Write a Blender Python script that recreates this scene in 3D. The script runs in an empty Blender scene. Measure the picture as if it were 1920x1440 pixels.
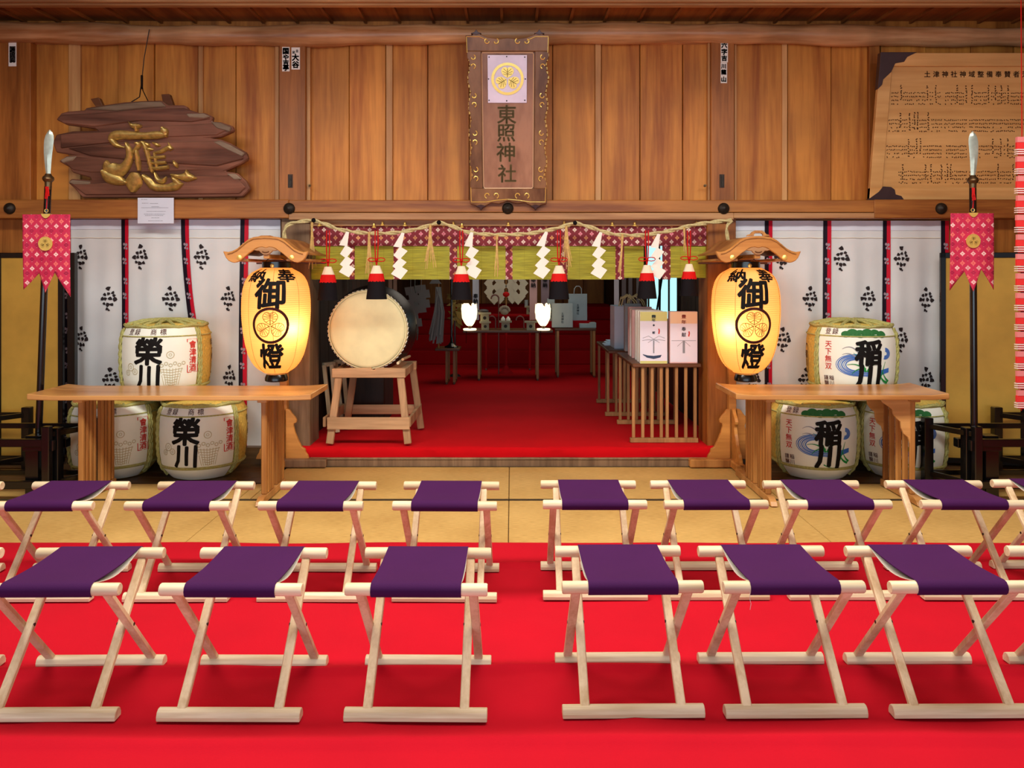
import bpy, math, random
from mathutils import Vector, Matrix
R = random.Random(7)
SC = bpy.context.scene
COL = SC.collection
PI = math.pi
F, EYE = 1450.0, 1.45

# ---------------------------------------------------------------- camera, world, lights, exposure
cam_d = bpy.data.cameras.new('camera')
cam_d.sensor_fit = 'HORIZONTAL'
cam_d.sensor_width = 36.0
cam_d.lens = 36.0 * F / 1920.0
cam_d.shift_y = -205.0 / 1920.0
cam_d.clip_start = 0.05
cam_d.clip_end = 200
cam = bpy.data.objects.new('camera', cam_d)
COL.objects.link(cam)
cam.location = (0, 0, EYE)
cam.rotation_euler = (PI / 2, 0, 0)
SC.camera = cam

world = bpy.data.worlds.new('world')
SC.world = world
world.use_nodes = True
wb = world.node_tree.nodes['Background']
wb.inputs[0].default_value = (0.80, 0.88, 1.0, 1)
wb.inputs[1].default_value = 0.30

def area(name, loc, rot, sx, sy, power, col, spread=180):
    l = bpy.data.lights.new(name, 'AREA')
    l.shape = 'RECTANGLE'
    l.size, l.size_y = sx, sy
    l.energy = power
    l.color = col
    l.spread = math.radians(spread)
    o = bpy.data.objects.new(name, l)
    COL.objects.link(o)
    o.location = loc
    o.rotation_euler = rot
    return o
# daylight through the open front of the hall, behind the camera
area('front_daylight', (-1.0, -2.6, 1.15), (math.radians(90), 0, 0), 8.0, 1.8, 140, (0.72, 0.88, 1.0))
# warm ceiling lamps over the seats
area('ceiling_lamp_light', (0.0, 3.0, 3.3), (0, 0, 0), 6.5, 0.7, 225, (1.0, 0.95, 0.84))
area('ceiling_fill_uplight', (0.0, 3.6, 2.95), (PI, 0, 0), 6.0, 0.4, 75, (1.0, 0.88, 0.72))  # added upward fill that brightens the ceiling boards, not a separate lamp
# added dim fill to brighten the inner sanctuary, not a real lamp
area('sanctuary_fill_light', (0.0, 9.6, 2.55), (0, 0, 0), 1.6, 2.0, 13, (1.0, 0.88, 0.74))

vs = SC.view_settings
SC.display_settings.display_device = 'sRGB'
vs.view_transform = 'Standard'
vs.look = 'None'
vs.gamma = 1.0
vs.use_curve_mapping = False
vs.exposure = 0.25
SC.cycles.use_denoising = True
SC.cycles.max_bounces = 6

def at(px, py, Y):
    return Vector(((px - 960.0) * Y / F, Y, EYE - (py - 515.0) * Y / F))
def X(px, Y): return (px - 960.0) * Y / F
def Z(py, Y): return EYE - (py - 515.0) * Y / F

# ---------------------------------------------------------------- materials
def lin(h):
    h = h.lstrip('#')
    out = []
    for i in (0, 2, 4):
        c = int(h[i:i + 2], 16) / 255.0
        out.append(c / 12.92 if c <= 0.04045 else ((c + 0.055) / 1.055) ** 2.4)
    return (out[0], out[1], out[2], 1.0)
MATS = {}
def base_mat(name):
    m = bpy.data.materials.new(name)
    m.use_nodes = True
    MATS[name] = m
    return m, m.node_tree, m.node_tree.nodes['Principled BSDF']
def N(nt, t, **kw):
    n = nt.nodes.new(t)
    for k, v in kw.items():
        if k.startswith('i_'):
            n.inputs[k[2:].replace('_', ' ')].default_value = v
        else:
            setattr(n, k, v)
    return n
def plain(name, col, rough=0.6, metal=0.0, var=0.0, scale=20, bump=0.0, sheen=0.0, spec=0.5, coat=0.0):
    m, nt, b = base_mat(name)
    c = lin(col)
    b.inputs['Base Color'].default_value = c
    b.inputs['Roughness'].default_value = rough
    b.inputs['Metallic'].default_value = metal
    b.inputs['Specular IOR Level'].default_value = spec
    b.inputs['Coat Weight'].default_value = coat
    if sheen:
        b.inputs['Sheen Weight'].default_value = sheen
    if var or bump:
        tc = N(nt, 'ShaderNodeTexCoord')
        no = N(nt, 'ShaderNodeTexNoise')
        no.inputs['Scale'].default_value = scale
        no.inputs['Detail'].default_value = 5
        nt.links.new(tc.outputs['Object'], no.inputs['Vector'])
        if var:
            rp = N(nt, 'ShaderNodeMapRange')
            rp.inputs['From Min'].default_value = 0.3
            rp.inputs['From Max'].default_value = 0.7
            rp.inputs['To Min'].default_value = 1 - var
            rp.inputs['To Max'].default_value = 1 + var
            mx = N(nt, 'ShaderNodeVectorMath', operation='SCALE')
            mx.inputs[0].default_value = c[:3]
            nt.links.new(no.outputs['Fac'], rp.inputs['Value'])
            nt.links.new(rp.outputs['Result'], mx.inputs['Scale'])
            nt.links.new(mx.outputs[0], b.inputs['Base Color'])
        if bump:
            bp = N(nt, 'ShaderNodeBump')
            bp.inputs['Strength'].default_value = bump
            bp.inputs['Distance'].default_value = 0.01
            nt.links.new(no.outputs['Fac'], bp.inputs['Height'])
            nt.links.new(bp.outputs[0], b.inputs['Normal'])
    return m
def wood(name, c1, c2, axis='Z', scale=9, rough=0.5, bump=0.15, rnd=0.18, stain=0.0, spec=0.4):
    m, nt, b = base_mat(name)
    b.inputs['Roughness'].default_value = rough
    b.inputs['Specular IOR Level'].default_value = spec
    tc = N(nt, 'ShaderNodeTexCoord')
    oi = N(nt, 'ShaderNodeObjectInfo')
    off = N(nt, 'ShaderNodeVectorMath', operation='SCALE')
    off.inputs[0].default_value = (13.0, 7.0, 5.0)
    nt.links.new(oi.outputs['Random'], off.inputs['Scale'])
    ad = N(nt, 'ShaderNodeVectorMath', operation='ADD')
    nt.links.new(tc.outputs['Object'], ad.inputs[0])
    nt.links.new(off.outputs[0], ad.inputs[1])
    mp = N(nt, 'ShaderNodeMapping')
    s = [1.0, 1.0, 1.0]
    s['XYZ'.index(axis)] = 0.07
    mp.inputs['Scale'].default_value = s
    nt.links.new(ad.outputs[0], mp.inputs['Vector'])
    n1 = N(nt, 'ShaderNodeTexNoise')
    n1.inputs['Scale'].default_value = scale
    n1.inputs['Detail'].default_value = 6
    n1.inputs['Distortion'].default_value = 0.6
    n2 = N(nt, 'ShaderNodeTexNoise')
    n2.inputs['Scale'].default_value = scale * 7
    n2.inputs['Detail'].default_value = 3
    n3 = N(nt, 'ShaderNodeTexNoise')
    n3.inputs['Scale'].default_value = 1.6
    n3.inputs['Detail'].default_value = 4
    nt.links.new(mp.outputs[0], n1.inputs['Vector'])
    nt.links.new(mp.outputs[0], n2.inputs['Vector'])
    nt.links.new(ad.outputs[0], n3.inputs['Vector'])
    mix = N(nt, 'ShaderNodeMath', operation='MULTIPLY_ADD')
    mix.inputs[1].default_value = 0.35
    nt.links.new(n2.outputs['Fac'], mix.inputs[0])
    nt.links.new(n1.outputs['Fac'], mix.inputs[2])
    ra = N(nt, 'ShaderNodeValToRGB')
    ra.color_ramp.elements[0].position = 0.5
    ra.color_ramp.elements[0].color = lin(c1)
    ra.color_ramp.elements[1].position = 0.82
    ra.color_ramp.elements[1].color = lin(c2)
    nt.links.new(mix.outputs[0], ra.inputs['Fac'])
    mr = N(nt, 'ShaderNodeMapRange')
    mr.inputs['To Min'].default_value = 1 - rnd
    mr.inputs['To Max'].default_value = 1 + rnd
    nt.links.new(oi.outputs['Random'], mr.inputs['Value'])
    m3 = N(nt, 'ShaderNodeMapRange')
    m3.inputs['From Min'].default_value = 0.35
    m3.inputs['From Max'].default_value = 0.65
    m3.inputs['To Min'].default_value = 1 - stain
    m3.inputs['To Max'].default_value = 1 + stain * 0.5
    nt.links.new(n3.outputs['Fac'], m3.inputs['Value'])
    mm = N(nt, 'ShaderNodeMath', operation='MULTIPLY')
    nt.links.new(mr.outputs[0], mm.inputs[0])
    nt.links.new(m3.outputs[0], mm.inputs[1])
    sc = N(nt, 'ShaderNodeVectorMath', operation='SCALE')
    nt.links.new(ra.outputs['Color'], sc.inputs[0])
    nt.links.new(mm.outputs[0], sc.inputs['Scale'])
    nt.links.new(sc.outputs[0], b.inputs['Base Color'])
    bp = N(nt, 'ShaderNodeBump')
    bp.inputs['Strength'].default_value = bump
    bp.inputs['Distance'].default_value = 0.006
    nt.links.new(mix.outputs[0], bp.inputs['Height'])
    nt.links.new(bp.outputs[0], b.inputs['Normal'])
    return m
def brocade(name, base, rows, cx, cz, ring_lo=0.16, ring_hi=0.38, rough=0.7, kv=0.5):
    """woven cloth: staggered lozenges in a lattice of cx by cz metres; rows = list of lozenge colours"""
    m, nt, b = base_mat(name)
    b.inputs['Roughness'].default_value = rough
    L = nt.links.new
    def math(op, a, bb=None, c=None):
        n = N(nt, 'ShaderNodeMath', operation=op)
        for i, v in enumerate((a, bb, c)):
            if v is None: continue
            if isinstance(v, (int, float)): n.inputs[i].default_value = v
            else: L(v, n.inputs[i])
        return n.outputs[0]
    tc = N(nt, 'ShaderNodeTexCoord')
    sp = N(nt, 'ShaderNodeSeparateXYZ')
    L(tc.outputs['Object'], sp.inputs[0])
    v = math('DIVIDE', sp.outputs['Z'], cz)
    row = math('FLOOR', v)
    par = math('MODULO', math('ABSOLUTE', row), 2.0)
    u = math('ADD', math('DIVIDE', sp.outputs['X'], cx), math('MULTIPLY', par, 0.5))
    fu = math('ABSOLUTE', math('SUBTRACT', math('FRACT', u), 0.5))
    fv = math('ABSOLUTE', math('SUBTRACT', math('FRACT', v), 0.5))
    d = math('ADD', fu, math('MULTIPLY', fv, kv))
    ring = math('MULTIPLY', math('GREATER_THAN', d, ring_lo), math('LESS_THAN', d, ring_hi))
    dot = math('LESS_THAN', d, ring_lo * 0.45)
    mask = math('MAXIMUM', ring, dot)
    # small dots at the lattice corners
    du = math('SUBTRACT', 0.5, fu)
    dv = math('SUBTRACT', 0.5, fv)
    dot2 = math('LESS_THAN', math('ADD', du, math('MULTIPLY', dv, kv)), 0.06)
    # colour by row and white noise
    cb = N(nt, 'ShaderNodeCombineXYZ')
    L(math('FLOOR', u), cb.inputs[0])
    L(row, cb.inputs[1])
    wn = N(nt, 'ShaderNodeTexWhiteNoise')
    L(cb.outputs[0], wn.inputs['Vector'])
    ph = math('DIVIDE', math('MODULO', math('ADD', row, 300.0), float(len(rows))), float(len(rows)))
    ph = math('ADD', ph, 0.5 / len(rows))
    ra = N(nt, 'ShaderNodeValToRGB')
    ra.color_ramp.interpolation = 'CONSTANT'
    ra.color_ramp.elements[0].color = lin(rows[0])
    ra.color_ramp.elements[1].color = lin(rows[-1])
    ra.color_ramp.elements[1].position = (len(rows) - 1) / len(rows)
    for i in range(1, len(rows) - 1):
        e = ra.color_ramp.elements.new(i / len(rows))
        e.color = lin(rows[i])
    L(ph, ra.inputs['Fac'])
    mxa = N(nt, 'ShaderNodeMix', data_type='RGBA')
    mxa.inputs['A'].default_value = lin(base)
    L(ra.outputs['Color'], mxa.inputs['B'])
    L(math('MULTIPLY', mask, math('ADD', 0.55, math('MULTIPLY', wn.outputs['Value'], 0.45))), mxa.inputs['Factor'])
    mxb = N(nt, 'ShaderNodeMix', data_type='RGBA')
    L(mxa.outputs['Result'], mxb.inputs['A'])
    mxb.inputs['B'].default_value = lin(rows[0])
    L(math('MULTIPLY', dot2, 0.6), mxb.inputs['Factor'])
    L(mxb.outputs['Result'], b.inputs['Base Color'])
    return m
def glow(name, col, strength, base=None):
    m, nt, b = base_mat(name)
    b.inputs['Base Color'].default_value = lin(base or col)
    b.inputs['Emission Color'].default_value = lin(col)
    b.inputs['Emission Strength'].default_value = strength
    b.inputs['Roughness'].default_value = 0.5
    return m
def cloth(name, col, trans=0.0, weave=260, bump=0.12, rough=0.85, var=0.06, sheen=0.0):
    m, nt, b = base_mat(name)
    b.inputs['Base Color'].default_value = lin(col)
    b.inputs['Roughness'].default_value = rough
    b.inputs['Specular IOR Level'].default_value = 0.15
    if sheen:
        b.inputs['Sheen Weight'].default_value = sheen
    tc = N(nt, 'ShaderNodeTexCoord')
    no = N(nt, 'ShaderNodeTexNoise')
    no.inputs['Scale'].default_value = weave
    no.inputs['Detail'].default_value = 2
    nt.links.new(tc.outputs['Object'], no.inputs['Vector'])
    bp = N(nt, 'ShaderNodeBump')
    bp.inputs['Strength'].default_value = bump
    bp.inputs['Distance'].default_value = 0.003
    nt.links.new(no.outputs['Fac'], bp.inputs['Height'])
    nt.links.new(bp.outputs[0], b.inputs['Normal'])
    n2 = N(nt, 'ShaderNodeTexNoise')
    n2.inputs['Scale'].default_value = 3.0
    n2.inputs['Detail'].default_value = 4
    nt.links.new(tc.outputs['Object'], n2.inputs['Vector'])
    mr = N(nt, 'ShaderNodeMapRange')
    mr.inputs['From Min'].default_value = 0.3
    mr.inputs['From Max'].default_value = 0.7
    mr.inputs['To Min'].default_value = 1 - var
    mr.inputs['To Max'].default_value = 1 + var
    nt.links.new(n2.outputs['Fac'], mr.inputs['Value'])
    s = N(nt, 'ShaderNodeVectorMath', operation='SCALE')
    s.inputs[0].default_value = lin(col)[:3]
    nt.links.new(mr.outputs[0], s.inputs['Scale'])
    nt.links.new(s.outputs[0], b.inputs['Base Color'])
    if trans:
        tr = N(nt, 'ShaderNodeBsdfTranslucent')
        tr.inputs['Color'].default_value = lin(col)
        ms = N(nt, 'ShaderNodeMixShader')
        ms.inputs[0].default_value = trans
        nt.links.new(b.outputs[0], ms.inputs[1])
        nt.links.new(tr.outputs[0], ms.inputs[2])
        nt.links.new(ms.outputs[0], nt.nodes['Material Output'].inputs['Surface'])
    return m

wall_wood = wood('wall_wood', '#9a5418', '#d08a38', 'Z', 6, 0.5, 0.12, 0.10, 0.20)
frame_wood_x = wood('beam_wood', '#84491c', '#b27434', 'X', 9, 0.45, 0.12, 0.08, 0.12)
beam_pale = wood('pale_beam_wood', '#8d5f3a', '#b98c5e', 'X', 9, 0.5, 0.12, 0.06, 0.1)
batten_wood = wood('batten_wood', '#a87240', '#cf9c62', 'Z', 7, 0.45, 0.1, 0.08, 0.1)
post_wood = wood('post_wood', '#7c4414', '#ac6a2c', 'Z', 9, 0.45, 0.12, 0.06, 0.15)
grey_post = wood('weathered_post_wood', '#6b5038', '#8d6f52', 'Z', 12, 0.6, 0.2, 0.05, 0.2)
log_wood = wood('peeled_log_wood', '#9c6438', '#dcac7c', 'X', 5, 0.35, 0.5, 0.05, 0.35)
ceil_wood = wood('ceiling_wood', '#6e3a16', '#965a26', 'Y', 6, 0.55, 0.1, 0.16, 0.2)
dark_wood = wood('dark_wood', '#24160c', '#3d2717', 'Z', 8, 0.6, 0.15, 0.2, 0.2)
dark_floor = wood('board_floor_wood', '#4c3822', '#6e5233', 'X', 8, 0.4, 0.1, 0.15, 0.15)
table_wood = wood('table_wood', '#a8703a', '#cf9a5c', 'X', 6, 0.28, 0.06, 0.04, 0.1, 0.5)
table_leg_wood = wood('table_leg_wood', '#8f5a2a', '#bd8648', 'Z', 8, 0.4, 0.08, 0.1, 0.1)
stand_wood = wood('lantern_stand_wood', '#a5672c', '#cf9048', 'X', 6, 0.35, 0.06, 0.04, 0.06)
pale_wood = wood('stool_wood', '#c9b48c', '#e8dab8', 'X', 14, 0.5, 0.08, 0.05, 0.08)
pale_wood_z = wood('stool_leg_wood', '#c4aa80', '#e2d0aa', 'Z', 14, 0.5, 0.08, 0.07, 0.08)
drum_wood = wood('drum_stand_wood', '#a07a56', '#cda57c', 'X', 8, 0.6, 0.12, 0.07, 0.2)
drum_wood_z = wood('drum_stand_leg_wood', '#94704e', '#c09870', 'Z', 8, 0.6, 0.12, 0.07, 0.2)
slat_wood = wood('slat_wood', '#8e6238', '#b88a56', 'Z', 10, 0.5, 0.08, 0.08, 0.1)
brown_wood = wood('brown_tabletop_wood', '#4e2e18', '#6f4426', 'X', 8, 0.4, 0.08, 0.06, 0.1)
plaque_wood = wood('carved_plaque_wood', '#4a2c20', '#8a5c48', 'X', 5, 0.5, 1.0, 0.0, 0.35)
plaque_grey = wood('weathered_plaque_wood', '#6a5846', '#9c8a74', 'X', 5, 0.6, 0.8, 0.0, 0.2)
zelkova = wood('zelkova_wood', '#7c5440', '#a87c62', 'Z', 3.5, 0.4, 0.12, 0.0, 0.15)
zelkova_frame = wood('zelkova_frame_wood', '#64422c', '#8f6848', 'Z', 5, 0.4, 0.12, 0.0, 0.15)
board_wood = wood('name_board_wood', '#c08a4c', '#e0b070', 'X', 4, 0.4, 0.05, 0.03, 0.12)
lacquer = plain('black_lacquer', '#0b0a0a', 0.22, spec=0.6)
iron = plain('dark_iron', '#2e2822', 0.5, 0.6, 0.2, 60, 0.2)
gold = plain('gilt_metal', '#d9b24a', 0.28, 1.0, 0.12, 40)
gold_dull = plain('worn_gilt', '#c4a65c', 0.36, 0.6, 0.3, 30, 0.15)
gold_bright = plain('bright_gilt', '#ffe07a', 0.3, 0.55, 0.05, 40)
brass = plain('aged_brass', '#6d5a40', 0.4, 0.9, 0.2, 40)
blade_mat = plain('blade_steel', '#b9c8bd', 0.35, 0.35, 0.15, 25)
paper = plain('white_paper', '#efece2', 0.8, var=0.03, scale=6, spec=0.2)
paper_cool = plain('cool_white_paper', '#d6dcea', 0.7, var=0.03, scale=6, spec=0.3)
paper_grey = plain('grey_paper', '#aab2b4', 0.75, var=0.05, scale=8, spec=0.2)
ink = plain('black_ink', '#0c0908', 0.7, spec=0.2)
ink_brown = plain('brown_ink', '#3b1a08', 0.7, spec=0.2)
ink_dark_red = plain('lantern_ink', '#3a120c', 0.7, spec=0.2)
ink_grey = plain('grey_ink', '#8d8f99', 0.8, spec=0.2)
ink_line = plain('faint_ink', '#b9ad86', 0.8, spec=0.2)
ink_red = plain('red_ink', '#c8342c', 0.7, spec=0.2)
ink_maroon = plain('maroon_ink', '#5a3028', 0.7, spec=0.2)
ink_blue = plain('blue_ink', '#3a6cc0', 0.7, spec=0.2)
ink_navy = plain('navy_ink', '#3c4a66', 0.7, spec=0.2)
ink_green = plain('green_ink', '#1f8a3c', 0.7, spec=0.2)
ink_pine = plain('pine_ink', '#2c6b38', 0.7, spec=0.2)
straw = plain('straw_matting', '#c8b058', 0.8, var=0.2, scale=60, bump=0.5, spec=0.2)
rope_mat = plain('straw_rope', '#c6b987', 0.85, var=0.2, scale=70, bump=0.6, spec=0.15)
rope_green = plain('pale_green_rope', '#a9a868', 0.85, var=0.2, scale=70, bump=0.6, spec=0.15)
straw_thin = plain('dry_straw', '#c9a868', 0.8, var=0.2, scale=50, spec=0.2)
label_paper = plain('label_mat', '#e9eee2', 0.65, var=0.04, scale=5, spec=0.25)
red_felt = cloth('red_felt', '#b40a20', 0, 300, 0.25, 0.95, 0.05, 0)
red_felt_dark = cloth('crimson_felt', '#c20612', 0, 300, 0.3, 0.95, 0.06, 0)
red_cloth = cloth('red_cloth', '#a80c14', 0, 200, 0.2, 0.9, 0.08)
seat_purple = cloth('purple_canvas', '#3e1246', 0, 400, 0.2, 0.85, 0.07, 0.0)
lining_mat = cloth('white_canvas', '#e8e2d2', 0, 300, 0.15, 0.85, 0.04)
curtain_mat = cloth('white_curtain_cloth', '#dee4e6', 0.08, 300, 0.1, 0.9, 0.05)
ribbon_black = cloth('black_ribbon_silk', '#1c1220', 0, 300, 0.1, 0.5, 0.05)
ribbon_red = cloth('red_ribbon_silk', '#c21530', 0, 300, 0.1, 0.5, 0.05)
red_cord = cloth('red_cord_silk', '#c01414', 0, 500, 0.3, 0.6, 0.1)
tassel_white = cloth('white_tassel_silk', '#e8dcc0', 0, 500, 0.4, 0.7, 0.1)
tassel_red = cloth('red_tassel_silk', '#cc1414', 0, 500, 0.4, 0.7, 0.1)
tassel_black = cloth('black_tassel_silk', '#0e0a10', 0, 500, 0.4, 0.7, 0.1)
drumskin = plain('drum_skin', '#e8e0b0', 0.6, var=0.07, scale=9, spec=0.3)
drum_body = plain('drum_body_lacquer', '#1c110b', 0.4, var=0.2, scale=20)
gold_leaf = plain('gold_leaf', '#d2a848', 0.42, 0.3, 0.12, 5, 0.02)
kami_white = plain('sticker_white', '#e8e4dc', 0.6, spec=0.3)
bronze_dark = plain('dark_bronze', '#4a3a3c', 0.4, 0.5, 0.1, 10)
sheet_glare_lilac = plain('white_sheet_lilac_glare', '#e6def4', 0.25, 0.0, 0.08, 8)  # white sheet, the lilac glare on it is put into the colour
pink_paper = plain('pink_paper', '#e2b4b0', 0.7, spec=0.2)
yellow_paper = plain('yellow_band_paper', '#cfcf86', 0.7, spec=0.2)
peach_paper = plain('peach_band_paper', '#eccfae', 0.7, spec=0.2)
mauve_paper = plain('mauve_paper', '#e4e2f2', 0.7, spec=0.2)
streamer_red = plain('red_streamer_paper', '#e03434', 0.7, spec=0.2)
streamer_white = plain('white_streamer_paper', '#f0d8d4', 0.7, spec=0.2)
brocade_red = brocade('red_brocade', '#7a1626', ['#f0e0d0', '#e8a868', '#e890a0'], 0.088, 0.031, 0.07, 0.205, kv=.42)
brocade_pink = brocade('pink_brocade', '#c4224a', ['#f6d4cc', '#ee7a6c', '#960c3c'], 0.066, 0.031, 0.09, 0.26, kv=.55)

def blind_material():
    m, nt, b = base_mat('green_bamboo')
    b.inputs['Roughness'].default_value = 0.55
    tc = N(nt, 'ShaderNodeTexCoord')
    wv = N(nt, 'ShaderNodeTexWave', wave_type='BANDS', bands_direction='Z')
    wv.inputs['Scale'].default_value = 45
    wv.inputs['Distortion'].default_value = 0.4
    nt.links.new(tc.outputs['Object'], wv.inputs['Vector'])
    mp = N(nt, 'ShaderNodeMapping')
    mp.inputs['Scale'].default_value = (3, 1, 60)
    nt.links.new(tc.outputs['Object'], mp.inputs['Vector'])
    no = N(nt, 'ShaderNodeTexNoise')
    no.inputs['Scale'].default_value = 2.0
    no.inputs['Detail'].default_value = 4
    nt.links.new(mp.outputs[0], no.inputs['Vector'])
    ra = N(nt, 'ShaderNodeValToRGB')
    ra.color_ramp.elements[0].position = 0.35
    ra.color_ramp.elements[0].color = lin('#8c8a08')
    ra.color_ramp.elements[1].position = 0.7
    ra.color_ramp.elements[1].color = lin('#b8b428')
    nt.links.new(no.outputs['Fac'], ra.inputs['Fac'])
    nt.links.new(ra.outputs[0], b.inputs['Base Color'])
    bp = N(nt, 'ShaderNodeBump')
    bp.inputs['Strength'].default_value = 0.3
    bp.inputs['Distance'].default_value = 0.003
    nt.links.new(wv.outputs['Fac'], bp.inputs['Height'])
    nt.links.new(bp.outputs[0], b.inputs['Normal'])
    return m
bamboo_green = blind_material()

def tatami_material():
    m, nt, b = base_mat('tatami_straw')
    b.inputs['Roughness'].default_value = 0.6
    tc = N(nt, 'ShaderNodeTexCoord')
    mp = N(nt, 'ShaderNodeMapping')
    mp.inputs['Scale'].default_value = (14, 160, 1)
    nt.links.new(tc.outputs['Object'], mp.inputs['Vector'])
    no = N(nt, 'ShaderNodeTexNoise')
    no.inputs['Scale'].default_value = 1.5
    no.inputs['Detail'].default_value = 4
    nt.links.new(mp.outputs[0], no.inputs['Vector'])
    n2 = N(nt, 'ShaderNodeTexNoise')
    n2.inputs['Scale'].default_value = 2.0
    nt.links.new(tc.outputs['Object'], n2.inputs['Vector'])
    ad = N(nt, 'ShaderNodeMath', operation='MULTIPLY_ADD')
    ad.inputs[1].default_value = 0.6
    nt.links.new(n2.outputs['Fac'], ad.inputs[0])
    nt.links.new(no.outputs['Fac'], ad.inputs[2])
    ra = N(nt, 'ShaderNodeValToRGB')
    ra.color_ramp.elements[0].position = 0.55
    ra.color_ramp.elements[0].color = lin('#b08a48')
    ra.color_ramp.elements[1].position = 1.0
    ra.color_ramp.elements[1].color = lin('#d6b26a')
    nt.links.new(ad.outputs[0], ra.inputs['Fac'])
    nt.links.new(ra.outputs[0], b.inputs['Base Color'])
    bp = N(nt, 'ShaderNodeBump')
    bp.inputs['Strength'].default_value = 0.3
    bp.inputs['Distance'].default_value = 0.003
    nt.links.new(no.outputs['Fac'], bp.inputs['Height'])
    nt.links.new(bp.outputs[0], b.inputs['Normal'])
    return m
tatami = tatami_material()
tatami_edge = plain('tatami_binding', '#3a2c14', 0.8, var=0.4, scale=60)

def lantern_material():
    m, nt, b = base_mat('lantern_paper')
    out = nt.nodes['Material Output']
    b.inputs['Base Color'].default_value = lin('#eab878')
    b.inputs['Roughness'].default_value = 0.7
    b.inputs['Emission Color'].default_value = lin('#ffab48')
    b.inputs['Emission Strength'].default_value = 0.36
    tr = N(nt, 'ShaderNodeBsdfTranslucent')
    tr.inputs['Color'].default_value = lin('#ffca80')
    ms = N(nt, 'ShaderNodeMixShader')
    ms.inputs[0].default_value = 0.38
    nt.links.new(b.outputs[0], ms.inputs[1])
    nt.links.new(tr.outputs[0], ms.inputs[2])
    nt.links.new(ms.outputs[0], out.inputs['Surface'])
    return m
lantern_paper = lantern_material()

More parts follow.
